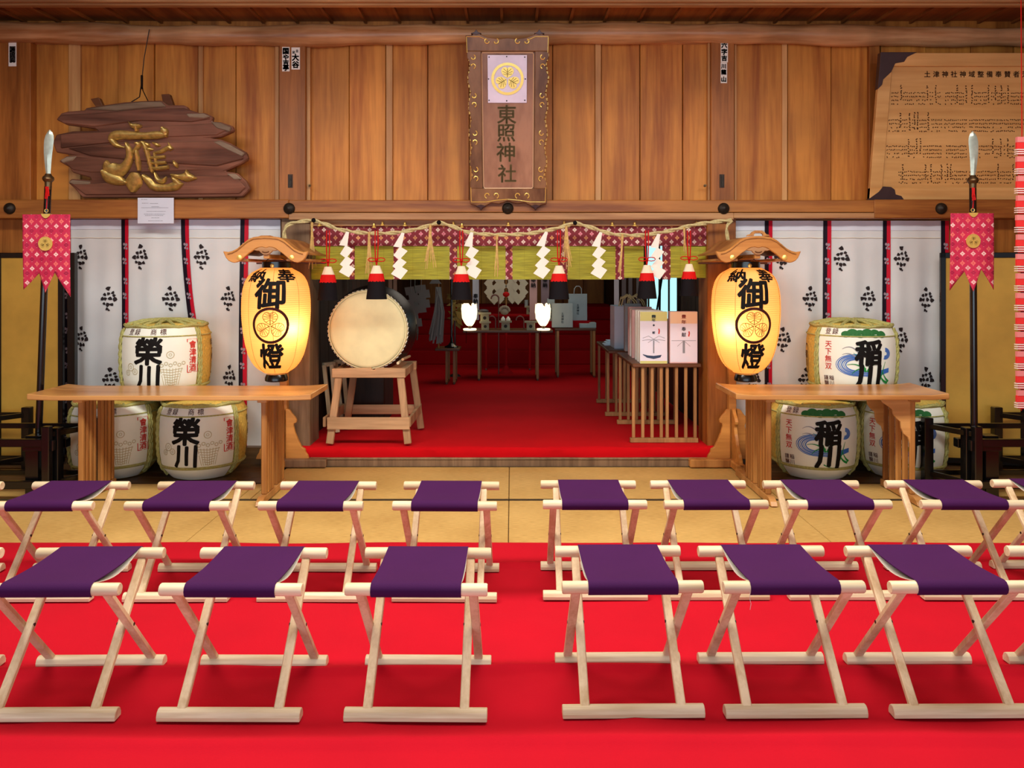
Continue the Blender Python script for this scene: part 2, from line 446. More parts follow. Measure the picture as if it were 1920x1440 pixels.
# ---------------------------------------------------------------- mesh helpers
class MB:
    def __init__(s):
        s.v, s.f, s.m = [], [], []
    def add(s, vs, fs, mi=0):
        o = len(s.v)
        s.v += [Vector(p) for p in vs]
        s.f += [tuple(i + o for i in f) for f in fs]
        s.m += [mi] * len(fs)
        return s
    def box(s, x0, x1, y0, y1, z0, z1, mi=0):
        v = [(x0, y0, z0), (x1, y0, z0), (x1, y1, z0), (x0, y1, z0), (x0, y0, z1), (x1, y0, z1), (x1, y1, z1), (x0, y1, z1)]
        return s.add(v, [(0, 3, 2, 1), (4, 5, 6, 7), (0, 1, 5, 4), (1, 2, 6, 5), (2, 3, 7, 6), (3, 0, 4, 7)], mi)
    def bar(s, p, q, w, h, up=(0, 0, 1), mi=0):
        p, q = Vector(p), Vector(q)
        d = (q - p).normalized()
        u = Vector(up)
        a = d.cross(u)
        if a.length < 1e-4: a = d.cross(Vector((0, 1, 0)))
        a.normalize()
        b = a.cross(d).normalized()
        a, b = a * w / 2, b * h / 2
        v = [p - a - b, p + a - b, p + a + b, p - a + b, q - a - b, q + a - b, q + a + b, q - a + b]
        return s.add(v, [(0, 3, 2, 1), (4, 5, 6, 7), (0, 1, 5, 4), (1, 2, 6, 5), (2, 3, 7, 6), (3, 0, 4, 7)][::1], mi)
    def tube(s, path, r, n=8, caps=True, mi=0, closed=False):
        path = [Vector(p) for p in path]
        k = len(path)
        rs = r if isinstance(r, (list, tuple)) else [r] * k
        vs, fs = [], []
        prev = None
        for i, p in enumerate(path):
            if closed: t = path[(i + 1) % k] - path[i - 1]
            else: t = path[min(i + 1, k - 1)] - path[max(i - 1, 0)]
            t.normalize()
            if prev is None:
                ref = Vector((0, 0, 1)) if abs(t.z) < 0.9 else Vector((0, 1, 0))
                a = t.cross(ref).normalized()
            else:
                a = (prev - t * prev.dot(t)).normalized()
            prev = a
            b = t.cross(a)
            for j in range(n):
                w = 2 * PI * j / n
                vs.append(p + (a * math.cos(w) + b * math.sin(w)) * rs[i])
        for i in range(k if closed else k - 1):
            for j in range(n):
                i2 = (i + 1) % k
                fs.append((i * n + j, i * n + (j + 1) % n, i2 * n + (j + 1) % n, i2 * n + j))
        if caps and not closed:
            fs.append(tuple(range(n))[::-1])
            fs.append(tuple((k - 1) * n + j for j in range(n)))
        return s.add(vs, fs, mi)
    def lathe(s, prof, n=32, c=(0, 0, 0), mat=None, a0=0.0, a1=2 * PI, mi=0):
        """prof: (radius, height) pairs round the local Z axis"""
        full = abs(a1 - a0 - 2 * PI) < 1e-6
        c = Vector(c)
        vs, fs = [], []
        m = n if full else n + 1
        for (r, z) in prof:
            for j in range(m):
                w = a0 + (a1 - a0) * j / n
                p = Vector((r * math.cos(w), r * math.sin(w), z))
                if mat is not None: p = mat @ p
                vs.append(c + p)
        for i in range(len(prof) - 1):
            for j in range(n):
                j2 = (j + 1) % m
                fs.append((i * m + j, i * m + j2, (i + 1) * m + j2, (i + 1) * m + j))
        return s.add(vs, fs, mi)
    def prism(s, poly, fn, mi=0):
        """poly: 2D outline; fn(u, v, k) -> point, k = 0 front, 1 back"""
        n = len(poly)
        vs = [fn(u, v, 0) for u, v in poly] + [fn(u, v, 1) for u, v in poly]
        fs = [tuple(range(n))[::-1], tuple(range(n, 2 * n))]
        fs += [(i, (i + 1) % n, n + (i + 1) % n, n + i) for i in range(n)]
        return s.add(vs, fs, mi)
    def xz(s, poly, y0, y1, mi=0):
        return s.prism(poly, lambda u, v, k: (u, y1 if k else y0, v), mi)
    def sheet(s, fn, nu, nv, mi=0):
        vs = [fn(i / nu, j / nv) for j in range(nv + 1) for i in range(nu + 1)]
        fs = [(j * (nu + 1) + i, j * (nu + 1) + i + 1, (j + 1) * (nu + 1) + i + 1, (j + 1) * (nu + 1) + i) for j in range(nv) for i in range(nu)]
        return s.add(vs, fs, mi)
    def ball(s, c, r, n=8, sx=1, sy=1, sz=1, mi=0):
        c = Vector(c)
        prof = [(max(1e-4, r * math.sin(PI * i / n)), -r * math.cos(PI * i / n)) for i in range(n + 1)]
        return s.lathe(prof, n * 2, c, Matrix.Diagonal((sx, sy, sz)), mi=mi)
    def build(s, name, mats, parent=None, smooth=False, bevel=0.0, local=False, fix=True):
        me = bpy.data.meshes.new(name)
        off = Vector((0, 0, 0))
        if parent is not None and not local:
            r = parent
            while r.parent is not None: r = r.parent
            off = r.location
        me.from_pydata([tuple(p - off) for p in s.v], [], s.f)
        if not isinstance(mats, (list, tuple)): mats = [mats]
        for m in mats: me.materials.append(m)
        if len(mats) > 1: me.polygons.foreach_set('material_index', s.m)
        if smooth:
            me.polygons.foreach_set('use_smooth', [True] * len(me.polygons))
            me.set_sharp_from_angle(angle=math.radians(38))
        me.update()
        if fix:
            import bmesh
            bm = bmesh.new()
            bm.from_mesh(me)
            bmesh.ops.recalc_face_normals(bm, faces=bm.faces)
            bm.to_mesh(me)
            bm.free()
        o = bpy.data.objects.new(name, me)
        COL.objects.link(o)
        if parent is not None: o.parent = parent
        if bevel:
            bv = o.modifiers.new('bevel', 'BEVEL')
            bv.width = bevel
            bv.segments = 1
            bv.limit_method = 'ANGLE'
        return o
def thing(name, label, cat, loc=(0, 0, 0), group=None):
    o = bpy.data.objects.new(name, None)
    COL.objects.link(o)
    o.empty_display_size = 0.05
    o.location = loc
    o['label'] = label
    o['category'] = cat
    if group: o['group'] = group
    return o
def tag(o, label, cat, group=None):
    o['label'] = label
    o['category'] = cat
    if group: o['group'] = group
    return o
def structure(o):
    o['kind'] = 'structure'
    return o
def stuff(o):
    o['kind'] = 'stuff'
    return o
def copy_tree(o, parent=None):
    c = o.copy()
    COL.objects.link(c)
    c.parent = parent
    for ch in KIDS.get(o.name, []):
        copy_tree(ch, c)
    return c
KIDS = {}
def register(o):
    """note the children of o once, so that copying it stays cheap"""
    KIDS[o.name] = [c for c in bpy.data.objects if c.parent is o]
    for c in KIDS[o.name]:
        register(c)

GLYPHS = {}
def glyph(ch, bold=0.0, res=2, cut=False):
    """the outline of a character as a flat mesh centred on its em box: (2D points, faces)"""
    key = (ch, bold, res, cut)
    if key in GLYPHS: return GLYPHS[key]
    cu = bpy.data.curves.new('t', 'FONT')
    cu.body = ch
    cu.offset = bold
    cu.resolution_u = res
    ob = bpy.data.objects.new('t', cu)
    COL.objects.link(ob)
    dg = bpy.context.evaluated_depsgraph_get()
    dg.update()
    me = ob.evaluated_get(dg).to_mesh()
    pts = [(v.co.x, v.co.y) for v in me.vertices]
    fs = [tuple(p.vertices) for p in me.polygons]
    ob.evaluated_get(dg).to_mesh_clear()
    bpy.data.objects.remove(ob)
    bpy.data.curves.remove(cu)
    if ord(ch) < 256:
        w = max(p[0] for p in pts) + min(p[0] for p in pts)
        pts = [(x - w / 2, y - 0.35) for x, y in pts]
    else:
        pts = [(x - 0.5, y - 0.38) for x, y in pts]
    if cut:      # a grid of cuts, so that the character can follow a curved surface
        import bmesh
        bm = bmesh.new()
        vv = [bm.verts.new((x, y, 0)) for x, y in pts]
        for f in fs:
            try: bm.faces.new([vv[i] for i in f])
            except ValueError: pass
        for ax in (0, 1):
            for k in range(-6, 7):
                co = [0, 0, 0]
                co[ax] = k * .075 + .011
                no = [0, 0, 0]
                no[ax] = 1
                bmesh.ops.bisect_plane(bm, geom=bm.verts[:] + bm.edges[:] + bm.faces[:], plane_co=co, plane_no=no)
        bm.verts.index_update()
        pts = [(v.co.x, v.co.y) for v in bm.verts]
        fs = [tuple(v.index for v in f.verts) for f in bm.faces]
        bm.free()
    GLYPHS[key] = (pts, fs)
    return GLYPHS[key]
def write(mb, items, fn, bold=0.0, res=2, mi=0, slant=0.0, sy=1.0, cut=False):
    """items: (character, u, v, size); fn maps (u, v) to a point"""
    # weight comes from overlaid copies, each shifted by a hair (an offset outline tangles on dense characters)
    sh = [(0, 0)]
    if bold > 0: sh = [(bold * math.cos(a), bold * math.sin(a)) for a in [PI / 4 * k for k in range(8)]] if bold > .02 else [(-bold, 0), (bold, 0), (0, bold), (0, -bold)]
    for (ch, u, v, s) in items:
        if ch == ' ': continue
        pts, fs = glyph(ch, 0.0, res, cut)
        for (dx, dy) in sh:
            mb.add([fn(u + (x + dx + slant * y) * s, v + (y + dy) * s * sy) for x, y in pts], fs, mi)
    return mb
def column(text, u, v, size, step=None):
    step = step or size * 1.02
    return [(c, u, v - i * step, size) for i, c in enumerate(text)]
def line(text, u, v, size, step=None):
    step = step or size * 1.02
    return [(c, u + i * step, v, size) for i, c in enumerate(text)]
def flat(o, ux, vx):
    o, ux, vx = Vector(o), Vector(ux), Vector(vx)
    return lambda u, v: o + ux * u + vx * v
def write_each(items, fn, name, m, parent, **kw):
    for it in items:
        write(MB(), [it], fn, cut=True, **kw).build(name, m, parent)
def circle(cx, cy, r, n=24, a0=0, a1=2 * PI):
    return [(cx + r * math.cos(a0 + (a1 - a0) * i / n), cy + r * math.sin(a0 + (a1 - a0) * i / n)) for i in range(n)]
def stroke(mb, pts, w, fn, mi=0):
    """a flat stroke along 2D points; w = width or list of widths"""
    n = len(pts)
    ws = w if isinstance(w, (list, tuple)) else [w] * n
    L, Rr = [], []
    for i in range(n):
        a, b = pts[max(i - 1, 0)], pts[min(i + 1, n - 1)]
        dx, dy = b[0] - a[0], b[1] - a[1]
        l = math.hypot(dx, dy) or 1
        nx, ny = -dy / l * ws[i] / 2, dx / l * ws[i] / 2
        L.append(fn(pts[i][0] + nx, pts[i][1] + ny))
        Rr.append(fn(pts[i][0] - nx, pts[i][1] - ny))
    mb.add(L + Rr, [(i, i + 1, n + i + 1, n + i) for i in range(n - 1)], mi)
def ring2d(mb, cx, cy, r0, r1, fn, n=40, mi=0, a0=0.0, a1=2 * PI):
    vs = [fn(cx + r * math.cos(a0 + (a1 - a0) * i / n), cy + r * math.sin(a0 + (a1 - a0) * i / n)) for r in (r0, r1) for i in range(n + 1)]
    mb.add(vs, [(i, i + 1, n + 2 + i, n + 1 + i) for i in range(n)], mi)
def crest(mb, cx, cy, r, fn, ring_mi=0, leaf_mi=0, vein_mi=1, ring_w=0.14, outline=False, lift=None):
    """round crest of three mallow leaves whose tips meet in the middle"""
    ring2d(mb, cx, cy, r * (1 - ring_w), r, fn, 44, ring_mi)
    fl = lift or fn
    for k in range(3):
        a = PI / 2 + k * 2 * PI / 3
        ca, sa = math.cos(a), math.sin(a)
        def w(t, q, f=fn):   # t outward, q sideways
            return f(cx + r * (ca * t - sa * q), cy + r * (sa * t + ca * q))
        half = [(0.06, 0.0), (0.14, 0.16), (0.26, 0.30), (0.42, 0.385), (0.57, 0.375), (0.70, 0.27), (0.735, 0.14), (0.68, 0.04), (0.62, 0.0)]
        if outline:
            for sgn in (1, -1):
                stroke(mb, [(t, q * sgn) for t, q in half], 0.035, lambda u, v: w(u, v), vein_mi)
                for t0, t1, q1 in ((0.3, 0.2, 0.2), (0.38, 0.35, 0.33), (0.45, 0.5, 0.33), (0.5, 0.63, 0.24), (0.54, 0.68, 0.12)):
                    stroke(mb, [(t0, 0.03 * sgn), (t1, q1 * sgn)], 0.03, lambda u, v: w(u, v), vein_mi)
            stroke(mb, [(0.02, 0), (0.62, 0)], 0.045, lambda u, v: w(u, v), vein_mi)
        else:
            pts = half + [(t, -q) for t, q in half[1:-1]][::-1]
            mb.add([w(t, q) for t, q in pts], [tuple(range(len(pts)))], leaf_mi)
            for sgn in (1, -1):
                for t0, t1, q1 in ((0.25, 0.3, 0.27), (0.32, 0.46, 0.31), (0.4, 0.62, 0.24)):
                    stroke(mb, [(t0, 0.0), (t1, q1 * sgn)], 0.028, lambda u, v: w(u, v, fl), vein_mi)
            stroke(mb, [(0.1, 0), (0.62, 0)], 0.04, lambda u, v: w(u, v, fl), vein_mi)

# ================================================================ THE SETTING
WY = 6.02          # face of the wall boards
# ---- floor: base slab, tatami mats, side boards
floor = structure(MB().box(-6.4, 6.4, -3.0, 6.3, -0.2, -0.05).build('floor', dark_floor))
def mat_piece(x0, x1, y0, y1, edge_y=(True, True)):
    o = MB().box(x0 + .002, x1 - .002, y0 + .002, y1 - .002, -0.05, -0.006).build('tatami_mat', tatami, floor, bevel=.003)
    b = MB()
    if edge_y[0]: b.box(x0 + .002, x1 - .002, y0, y0 + .018, -0.05, -0.0045)
    if edge_y[1]: b.box(x0 + .002, x1 - .002, y1 - .020, y1 - .001, -0.05, -0.0045)
    b.build('mat_border', tatami_edge, o)
for i in range(-3, 3):
    x0 = -0.02 + i * 1.76
    mat_piece(x0, x0 + 1.76, 4.11, 5.0)
    if i in (-1, 0): mat_piece(max(x0, -1.70), min(x0 + 1.76, 1.74), 5.0, 5.868)
    else: mat_piece(x0, x0 + 1.76, 5.0, 5.40)
mat_piece(-1.70 - .08, -1.70, 5.0, 5.40)
for i in range(-3, 3):
    x0 = -0.02 + i * 1.76
    mat_piece(x0, x0 + 1.76, 3.22, 4.11)
for (xa, xb) in ((-5.3, -1.71), (1.75, 5.3)):
    for k in range(4):
        y0 = 5.40 + k * 0.15
        MB().box(xa, xb, y0 + .002, y0 + .148, -0.05, -0.004).build('board', dark_floor, floor, bevel=.003)

# ---- threshold and sanctuary floor
structure(MB().box(X(580, 5.87), X(1327, 5.87), 5.87, 5.93, -0.02, 0.060).box(X(610, 5.9), X(1300, 5.9), 5.862, 5.872, 0.045, 0.055).build('trim_1', grey_post, bevel=.006))
IN_L, IN_R = -1.62, 1.62
def inner_edge():
    mb = MB()
    prof = [(5.885, 0.058), (5.882, 0.09), (5.886, 0.118), (5.898, 0.132), (5.92, 0.137), (6.2, 0.136), (11.4, 0.136)]
    xs = [IN_L + (IN_R - IN_L) * i / 60 for i in range(61)]
    vs, fs = [], []
    for j, (y, z) in enumerate(prof):
        for x in xs:
            w = 0.003 * math.sin(x * 7 + j) + 0.002 * math.sin(x * 19 + j * 2) if j < 5 else 0
            vs.append((x, y + w, z + w * .5))
    n = 61
    fs = [(j * n + i, j * n + i + 1, (j + 1) * n + i + 1, (j + 1) * n + i) for j in range(len(prof) - 1) for i in range(n - 1)]
    return mb.add(vs, fs)
sanct = structure(MB().box(IN_L - .5, IN_R + .5, 5.93, 13.6, -0.1, 0.125).build('floor_sanctuary', dark_floor))
tag(inner_edge().build('felt_carpet', red_felt_dark, smooth=True), 'crimson felt carpet covering the raised sanctuary floor behind the opening', 'carpet')

# ---- back wall of the hall: backing, boards, battens, posts
Lo, Hi = 2.015, 3.30
wall = MB()
wall.box(-6.4, -1.62, 6.05, 6.12, -0.1, 3.5)
wall.box(1.62, 6.4, 6.05, 6.12, -0.1, 3.5)
wall.box(-1.62, 1.62, 6.05, 6.12, 1.86, 3.5)
wall = structure(wall.build('wall_back', post_wood))
bounds = [(-330, -250), (-250, -170), (-170, -90), (-90, 0), (57, 129), (151, 222), (222, 290), (290, 372), (381, 443), (443, 523), (582, 655), (655, 724), (736, 802), (802, 880), (880, 957),
          (957, 1036), (1036, 1116), (1127, 1200), (1200, 1280), (1280, 1328), (1377, 1466), (1476, 1558), (1558, 1630), (1650, 1735), (1735, 1820), (1820, 1900), (1900, 1985), (1985, 2070), (2070, 2155), (2155, 2240)]
for i, (a, b) in enumerate(bounds):
    d = R.choice((0.0, 0.006, 0.012))
    MB().box(X(a, WY) + .003, X(b, WY) - .003, WY - d, 6.05, Lo - .02, Hi + .06).build('board', wall_wood, wall, bevel=.003)
for (a, b) in ((129, 151), (372, 381), (724, 736), (1116, 1127), (1466, 1476)):
    MB().box(X(a, 6.0), X(b, 6.0), 5.995, 6.05, Lo - .02, Hi + .06).build('batten', batten_wood, wall, bevel=.003)
for (a, b) in ((573, 582), (1327, 1333), (516, 523), (57, 62), (1377, 1381)):
    MB().box(X(a, 5.98), X(b, 5.98), 5.975, 6.05, Lo - .02, Hi).build('frame_strip', batten_wood, wall, bevel=.002)
posts = []
for i, (a, b) in enumerate(((-8, 57), (523, 573), (1333, 1377), (1630, 1650))):
    y = 5.94 if i < 3 else 5.98
    posts.append(structure(MB().box(X(a, y), X(b, y), y, 6.06, Lo - .02, Hi).build('trim_%d' % (i + 2), post_wood, bevel=.004)))
# small latch slots on the two posts over the opening
for px in (545, 1354):
    y = 5.94
    sl = MB().box(X(px - 5, y), X(px + 4, y), y - .004, y + .01, Z(352, y), Z(327, y)).build('latch_slot', dark_wood, posts[1] if px < 900 else posts[2])
    MB().box(X(px - 2, y), X(px + 2, y), y - .010, y, Z(350, y), Z(330, y)).build('latch_pin', iron, sl)
for px in (580, 1322):
    MB().lathe([(0.0, -.03), (.006, -.03), (.006, 0), (.011, 0), (.011, .01), (0, .01)], 10, at(px, 348, 5.95), Matrix.Rotation(-PI / 2, 3, 'X')).build('peg', brass, wall)
# lower posts beside the opening, jambs
structure(MB().box(X(527, 5.94), X(581, 5.94), 5.94, 6.22, 0.0, 1.90).build('trim_6', grey_post, bevel=.006))
structure(MB().box(X(1326, 5.94), X(1380, 5.94), 5.94, 6.22, 0.0, 1.90).build('trim_7', post_wood, bevel=.006))
# long tie beam with nail covers
ny = 5.88
beam = MB().box(X(-400, ny), X(541, ny), ny + .004, 6.05, Z(409, ny), Z(374, ny)).box(X(1640, ny), X(2300, ny), ny + .004, 6.05, Z(409, ny), Z(374, ny))
structure(beam.build('trim_8', frame_wood_x, bevel=.006))
structure(MB().box(X(541, ny), X(1640, ny), ny + .006, 6.05, Z(398, ny), Z(375, ny)).build('trim_9', frame_wood_x, bevel=.005))
structure(MB().box(X(541, ny), X(1376, ny), ny, 6.05, Z(412, ny), Z(399, ny)).box(X(1376, ny), X(1640, ny), ny, 6.05, Z(409, ny), Z(399, ny)).build('trim_10', beam_pale, bevel=.004))
structure(MB().box(X(581, 5.95), X(1327, 5.95), 5.95, 6.10, Z(424, 5.95), Z(411, 5.95)).build('trim_11', beam_pale, bevel=.004))
for px in (18, 542, 952, 1357, 1765):
    c = at(px, 391, ny)
    o = MB().lathe([(0.0, -.035), (.012, -.033), (.022, -.024), (.030, -.02), (.040, -.012), (.044, 0), (.044, .01)], 20, c, Matrix.Rotation(-PI / 2, 3, 'X')).build('nail_cover', iron, wall, smooth=True)
# round peeled log under the ceiling
def log_beam():
    cy, cz = 5.95, Z(58, 5.86)
    path = []
    rr = []
    n = 150
    for i in range(n + 1):
        x = -5.2 + 10.4 * i / n
        path.append((x, cy + .006 * math.sin(x * 2.3), cz + .012 * math.sin(x * 1.1 + .5) - .006 * x * .3))
        rr.append(.076 + .006 * math.sin(x * 3.1) + .006 * math.sin(x * 7.7 + 1) + R.uniform(-.002, .003))
    return MB().tube(path, rr, 18)
structure(log_beam().build('trim_12', log_wood, smooth=True))
structure(MB().box(-5.2, 5.2, 5.975, 6.05, Z(80, 5.97), Z(70, 5.97)).build('trim_13', log_wood, bevel=.004))

# ---- ceiling
ceiling = structure(MB().box(-6.4, 6.4, -3.0, 6.2, 3.46, 3.55).build('ceiling', ceil_wood))
x = -4.6
while x < 4.6:
    MB().box(x + .004, x + .262, 3.6, 6.10, 3.43 + R.uniform(0, .006), 3.465).build('ceiling_board', ceil_wood, ceiling)
    MB().box(x - .010, x + .010, 3.6, 6.08, 3.412, 3.44).build('batten', ceil_wood, ceiling)
    x += .266
structure(MB().box(-6.3, 6.3, 5.55, 5.60, 3.383, 3.45).box(-6.3, 6.3, 5.51, 5.55, 3.395, 3.45).build('trim_14', beam_pale, bevel=.003))
structure(MB().box(-6.3, 6.3, 5.28, 5.51, 3.41, 3.6).build('trim_15', frame_wood_x, bevel=.004))
structure(MB().box(-6.42, -6.3, -3.0, 6.2, -0.1, 3.5).build('wall_left', wall_wood))
structure(MB().box(6.3, 6.42, -3.0, 6.2, -0.1, 3.5).build('wall_right', wall_wood))
# ---- baseboards under the curtains
structure(MB().box(-6.3, X(527, 5.95), 5.99, 6.06, -0.04, 0.052).box(-6.3, X(480, 5.9), 5.96, 6.0, -.04, .03).build('baseboard_left', dark_floor, bevel=.004))
structure(MB().box(X(1380, 5.95), 6.3, 5.99, 6.06, -0.04, 0.052).build('baseboard_right', dark_floor, bevel=.004))

# ---- inner sanctuary shell
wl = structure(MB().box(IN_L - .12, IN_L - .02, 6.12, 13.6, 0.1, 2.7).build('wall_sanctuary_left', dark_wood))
wr = MB()
wy0, wy1, wz0, wz1 = 7.55, 9.35, 0.95, 2.1
wr.box(IN_R + .02, IN_R + .12, 6.12, wy0, 0.1, 2.7)
wr.box(IN_R + .02, IN_R + .12, wy1, 13.6, 0.1, 2.7)
wr.box(IN_R + .02, IN_R + .12, wy0, wy1, 0.1, wz0)
wr.box(IN_R + .02, IN_R + .12, wy0, wy1, wz1, 2.7)
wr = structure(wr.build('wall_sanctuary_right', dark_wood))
y = 6.25
while y < 13.4:
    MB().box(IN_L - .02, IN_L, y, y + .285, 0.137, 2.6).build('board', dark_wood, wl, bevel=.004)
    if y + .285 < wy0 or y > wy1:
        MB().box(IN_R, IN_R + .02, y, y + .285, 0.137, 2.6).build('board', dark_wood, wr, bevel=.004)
    y += .29
wb_ = structure(MB().box(IN_L - .1, IN_R + .1, 13.5, 13.6, 0.1, 2.7).build('wall_sanctuary_back', dark_wood))
for i in range(9):
    MB().box(-1.6 + i * .356, -1.6 + i * .356 + .35, 13.45, 13.5, 0.9, 2.6).build('board', wall_wood, wb_, bevel=.004)
structure(MB().box(IN_L - .1, IN_R + .1, 6.12, 13.6, 2.6, 2.7).build('ceiling_sanctuary', dark_wood))
# window in the right sanctuary wall: pale daylit panes between posts
win = MB()
for yy in (wy0, 7.98, 8.50, wy1 - .03):
    win.box(IN_R - .004, IN_R + .03, yy, yy + .04, wz0, wz1)
win.box(IN_R, IN_R + .08, wy0, wy1, wz0, wz0 + .04)
win = structure(win.build('window_1', dark_wood, bevel=.003))
daylit = glow('daylit_pane', '#a8e4ea', 1.1)
for i, (a, b) in enumerate(((wy0 + .04, 7.98), (8.02, 8.50), (8.54, wy1 - .03))):
    MB().box(IN_R + .010, IN_R + .016, a, b, wz0 + .04, wz1).build('pane', daylit, win)
# stepped altar platform covered with red cloth
steps = MB()
o = structure(MB().box(IN_L, IN_R, 12.9, 13.45, 0.1, 0.95).build('trim_16', red_cloth))
for i in range(4):
    y0 = 11.3 + i * .4
    tag(MB().box(-1.60, 1.60, y0, y0 + .399 if i < 3 else 12.895, 0.138, 0.136 + .2 * (i + 1)).build('altar_step', red_cloth, bevel=.012),
        ('lowest', 'second', 'third', 'topmost')[i] + ' red cloth covered step of the altar platform at the back', 'step', 'red altar steps')

# ================================================================ RED CARPET AND STOOLS
def carpet():
    mb = MB()
    x0, x1, y0, y1 = -4.6, 4.6, -1.6, 4.185
    nx = 92
    ys = []
    y = y0
    while y < y1 - .001:
        ys.append(y)
        y += .02 if 1.9 < y < 4.2 else .1
    ys.append(y1)
    RR = random.Random(3)
    def h(x, y):
        z = 0.0015 * math.sin(x * 3.1 + y * 5) + .0012 * math.sin(x * 7.3 - y * 3 + 1)
        for (c, a, w, p) in ((2.825, .017, .018, .4), (3.86, .014, .020, 1.3), (2.395, .016, .020, 2.1), (3.49, .004, .03, .9)):
            cy = c + .012 * math.sin(x * 1.3 + p * 3) + .006 * math.sin(x * 4 + p)
            d = y - cy
            z += a * math.exp(-(d / w) ** 2) if d < 0 else a * math.exp(-(d / (w * 2)) ** 2)
        # slanting creases
        for (cx, cy, s, a) in ((.22, 2.68, -.9, .010), (-1.25, 2.68, .8, .010), (-.65, 2.6, -.7, .009), (1.05, 2.6, -.7, .009), (.1, 3.2, -.5, .005), (1.9, 2.7, .7, .010), (.62, 2.66, .8, .009)):
            d = (y - cy) - s * (x - cx)
            fall = math.exp(-((x - cx) / .3) ** 2 - ((y - cy) / .3) ** 2)
            z += a * math.exp(-(d / .05) ** 2) * fall
        return z
    top = [[(x0 + (x1 - x0) * i / nx, y + (.006 * math.sin(i * .5) if y == y1 else 0), h(x0 + (x1 - x0) * i / nx, y)) for i in range(nx + 1)] for y in ys]
    vs = [p for row in top for p in row]
    n = nx + 1
    fs = [(j * n + i, j * n + i + 1, (j + 1) * n + i + 1, (j + 1) * n + i) for j in range(len(ys) - 1) for i in range(nx)]
    # folded-down far edge
    k = len(vs)
    vs += [(p[0], p[1] + .002, -.006) for p in top[-1]]
    fs += [((len(ys) - 1) * n + i, (len(ys) - 1) * n + i + 1, k + i + 1, k + i) for i in range(nx)]
    return mb.add(vs, fs)
tag(carpet().build('felt_carpet', red_felt, smooth=True), 'large bright red felt carpet under the rows of stools', 'carpet')

def make_stool():
    t = thing('folding_stool', '', 'stool', (0, 0, 0), 'purple canvas folding stools')
    zt, zb = .419, .026
    yf, yb = -.165, .165      # rails
    ff, fb = -.178, .170      # floor bars
    wr = .2325
    for i, y in enumerate((yf, yb)):
        MB().tube([(-wr, y, zt), (-wr + .004, y, zt), (wr - .004, y, zt), (wr, y, zt)], [.018, .0205, .0205, .018], 14).build('rail', pale_wood, t, smooth=True, local=True)
    for y in (ff, fb):
        prof = []
        mb = MB()
        pts = [(-.021, .004), (.021, .004), (.022, .018), (.016, .032), (.006, .039), (-.006, .039), (-.016, .032), (-.022, .018)]
        mb.prism([(a, b) for a, b in pts], lambda u, v, k, y=y: (wr if k else -wr, y + u, v))
        mb.build('foot_bar', pale_wood, t, local=True, bevel=.002)
    def leg(x, p, q):
        MB().bar((x, p[0], p[1]), (x, q[0], q[1]), .030, .019, up=(0, 1, 0)).build('leg', pale_wood_z, t, local=True, bevel=.003)
    for s in (-1, 1):
        leg(s * .158, (yb, zt - .005), (ff, .03))
        leg(s * .186, (yf, zt - .005), (fb, .03))
    for s in (-1, 1):
        MB().lathe([(0, -.03), (.006, -.03), (.006, .03), (0, .03)], 8, (s * .172, -.002, .232), Matrix.Rotation(PI / 2, 3, 'Y')).build('bolt', iron, t, local=True)
    # canvas: over the front rail, across with a slight sag, over the back rail
    def seat_path(r, sag, dz=0):
        pts = []
        for a in (215, 245, 270, 300, 330, 0, 30, 60, 80):   # round the front rail, from below the front
            w = math.radians(a)
            pts.append((yf - r * math.cos(math.radians(a - 270)) if a >= 270 or a < 100 else yf - r * math.cos(math.radians(a - 180)) * .8, zt))
        pts = []
        for a in (-60, -30, 0, 30, 60, 90):
            w = math.radians(a)
            pts.append((yf - r * math.cos(w), zt + r * math.sin(w)))
        for i in range(1, 10):
            f = i / 10
            pts.append((yf + (yb - yf) * f, zt + r - sag * math.sin(PI * f) + dz))
        for a in (90, 60, 30, 0, -30, -60):
            w = math.radians(a)
            pts.append((yb + r * math.cos(w), zt + r * math.sin(w)))
        return pts
    def canvas(r0, r1, sag0, sag1, hw, name, m, wav=0.0):
        a, b = seat_path(r1, sag1), seat_path(r0, sag0)
        nx = 12
        k = len(a)
        mb = MB()
        for top, pts in ((1, a), (0, b)):
            vs = []
            for (y, z) in pts:
                for i in range(nx + 1):
                    x = -hw + 2 * hw * i / nx
                    inner = max(0.0, 1 - abs(y) / .15)
                    vs.append((x, y, z + wav * inner * math.sin(x * 38 + y * 6) - .004 * inner * (1 - (x / hw) ** 2)))
            mb.add(vs, [(j * (nx + 1) + i, j * (nx + 1) + i + 1, (j + 1) * (nx + 1) + i + 1, (j + 1) * (nx + 1) + i) for j in range(k - 1) for i in range(nx)])
        n = (nx + 1)
        o = k * n
        for j in range(k - 1):
            mb.f += [(j * n, (j + 1) * n, o + (j + 1) * n, o + j * n), (j * n + nx, o + j * n + nx, o + (j + 1) * n + nx, (j + 1) * n + nx)]
            mb.m += [0, 0]
        for j in (0, k - 1):
            for i in range(nx):
                mb.f.append((j * n + i, j * n + i + 1, o + j * n + i + 1, o + j * n + i))
                mb.m.append(0)
        return mb.build(name, m, t, smooth=True, local=True)
    canvas(.0225, .0245, .010, .008, .1475, 'seat_cloth', seat_purple, .0007)
    canvas(.0210, .0222, .034, .033, .1465, 'seat_lining', lining_mat)
    return t
stool0 = make_stool()
register(stool0)
ROW1 = 2.695
ROW2 = 3.61
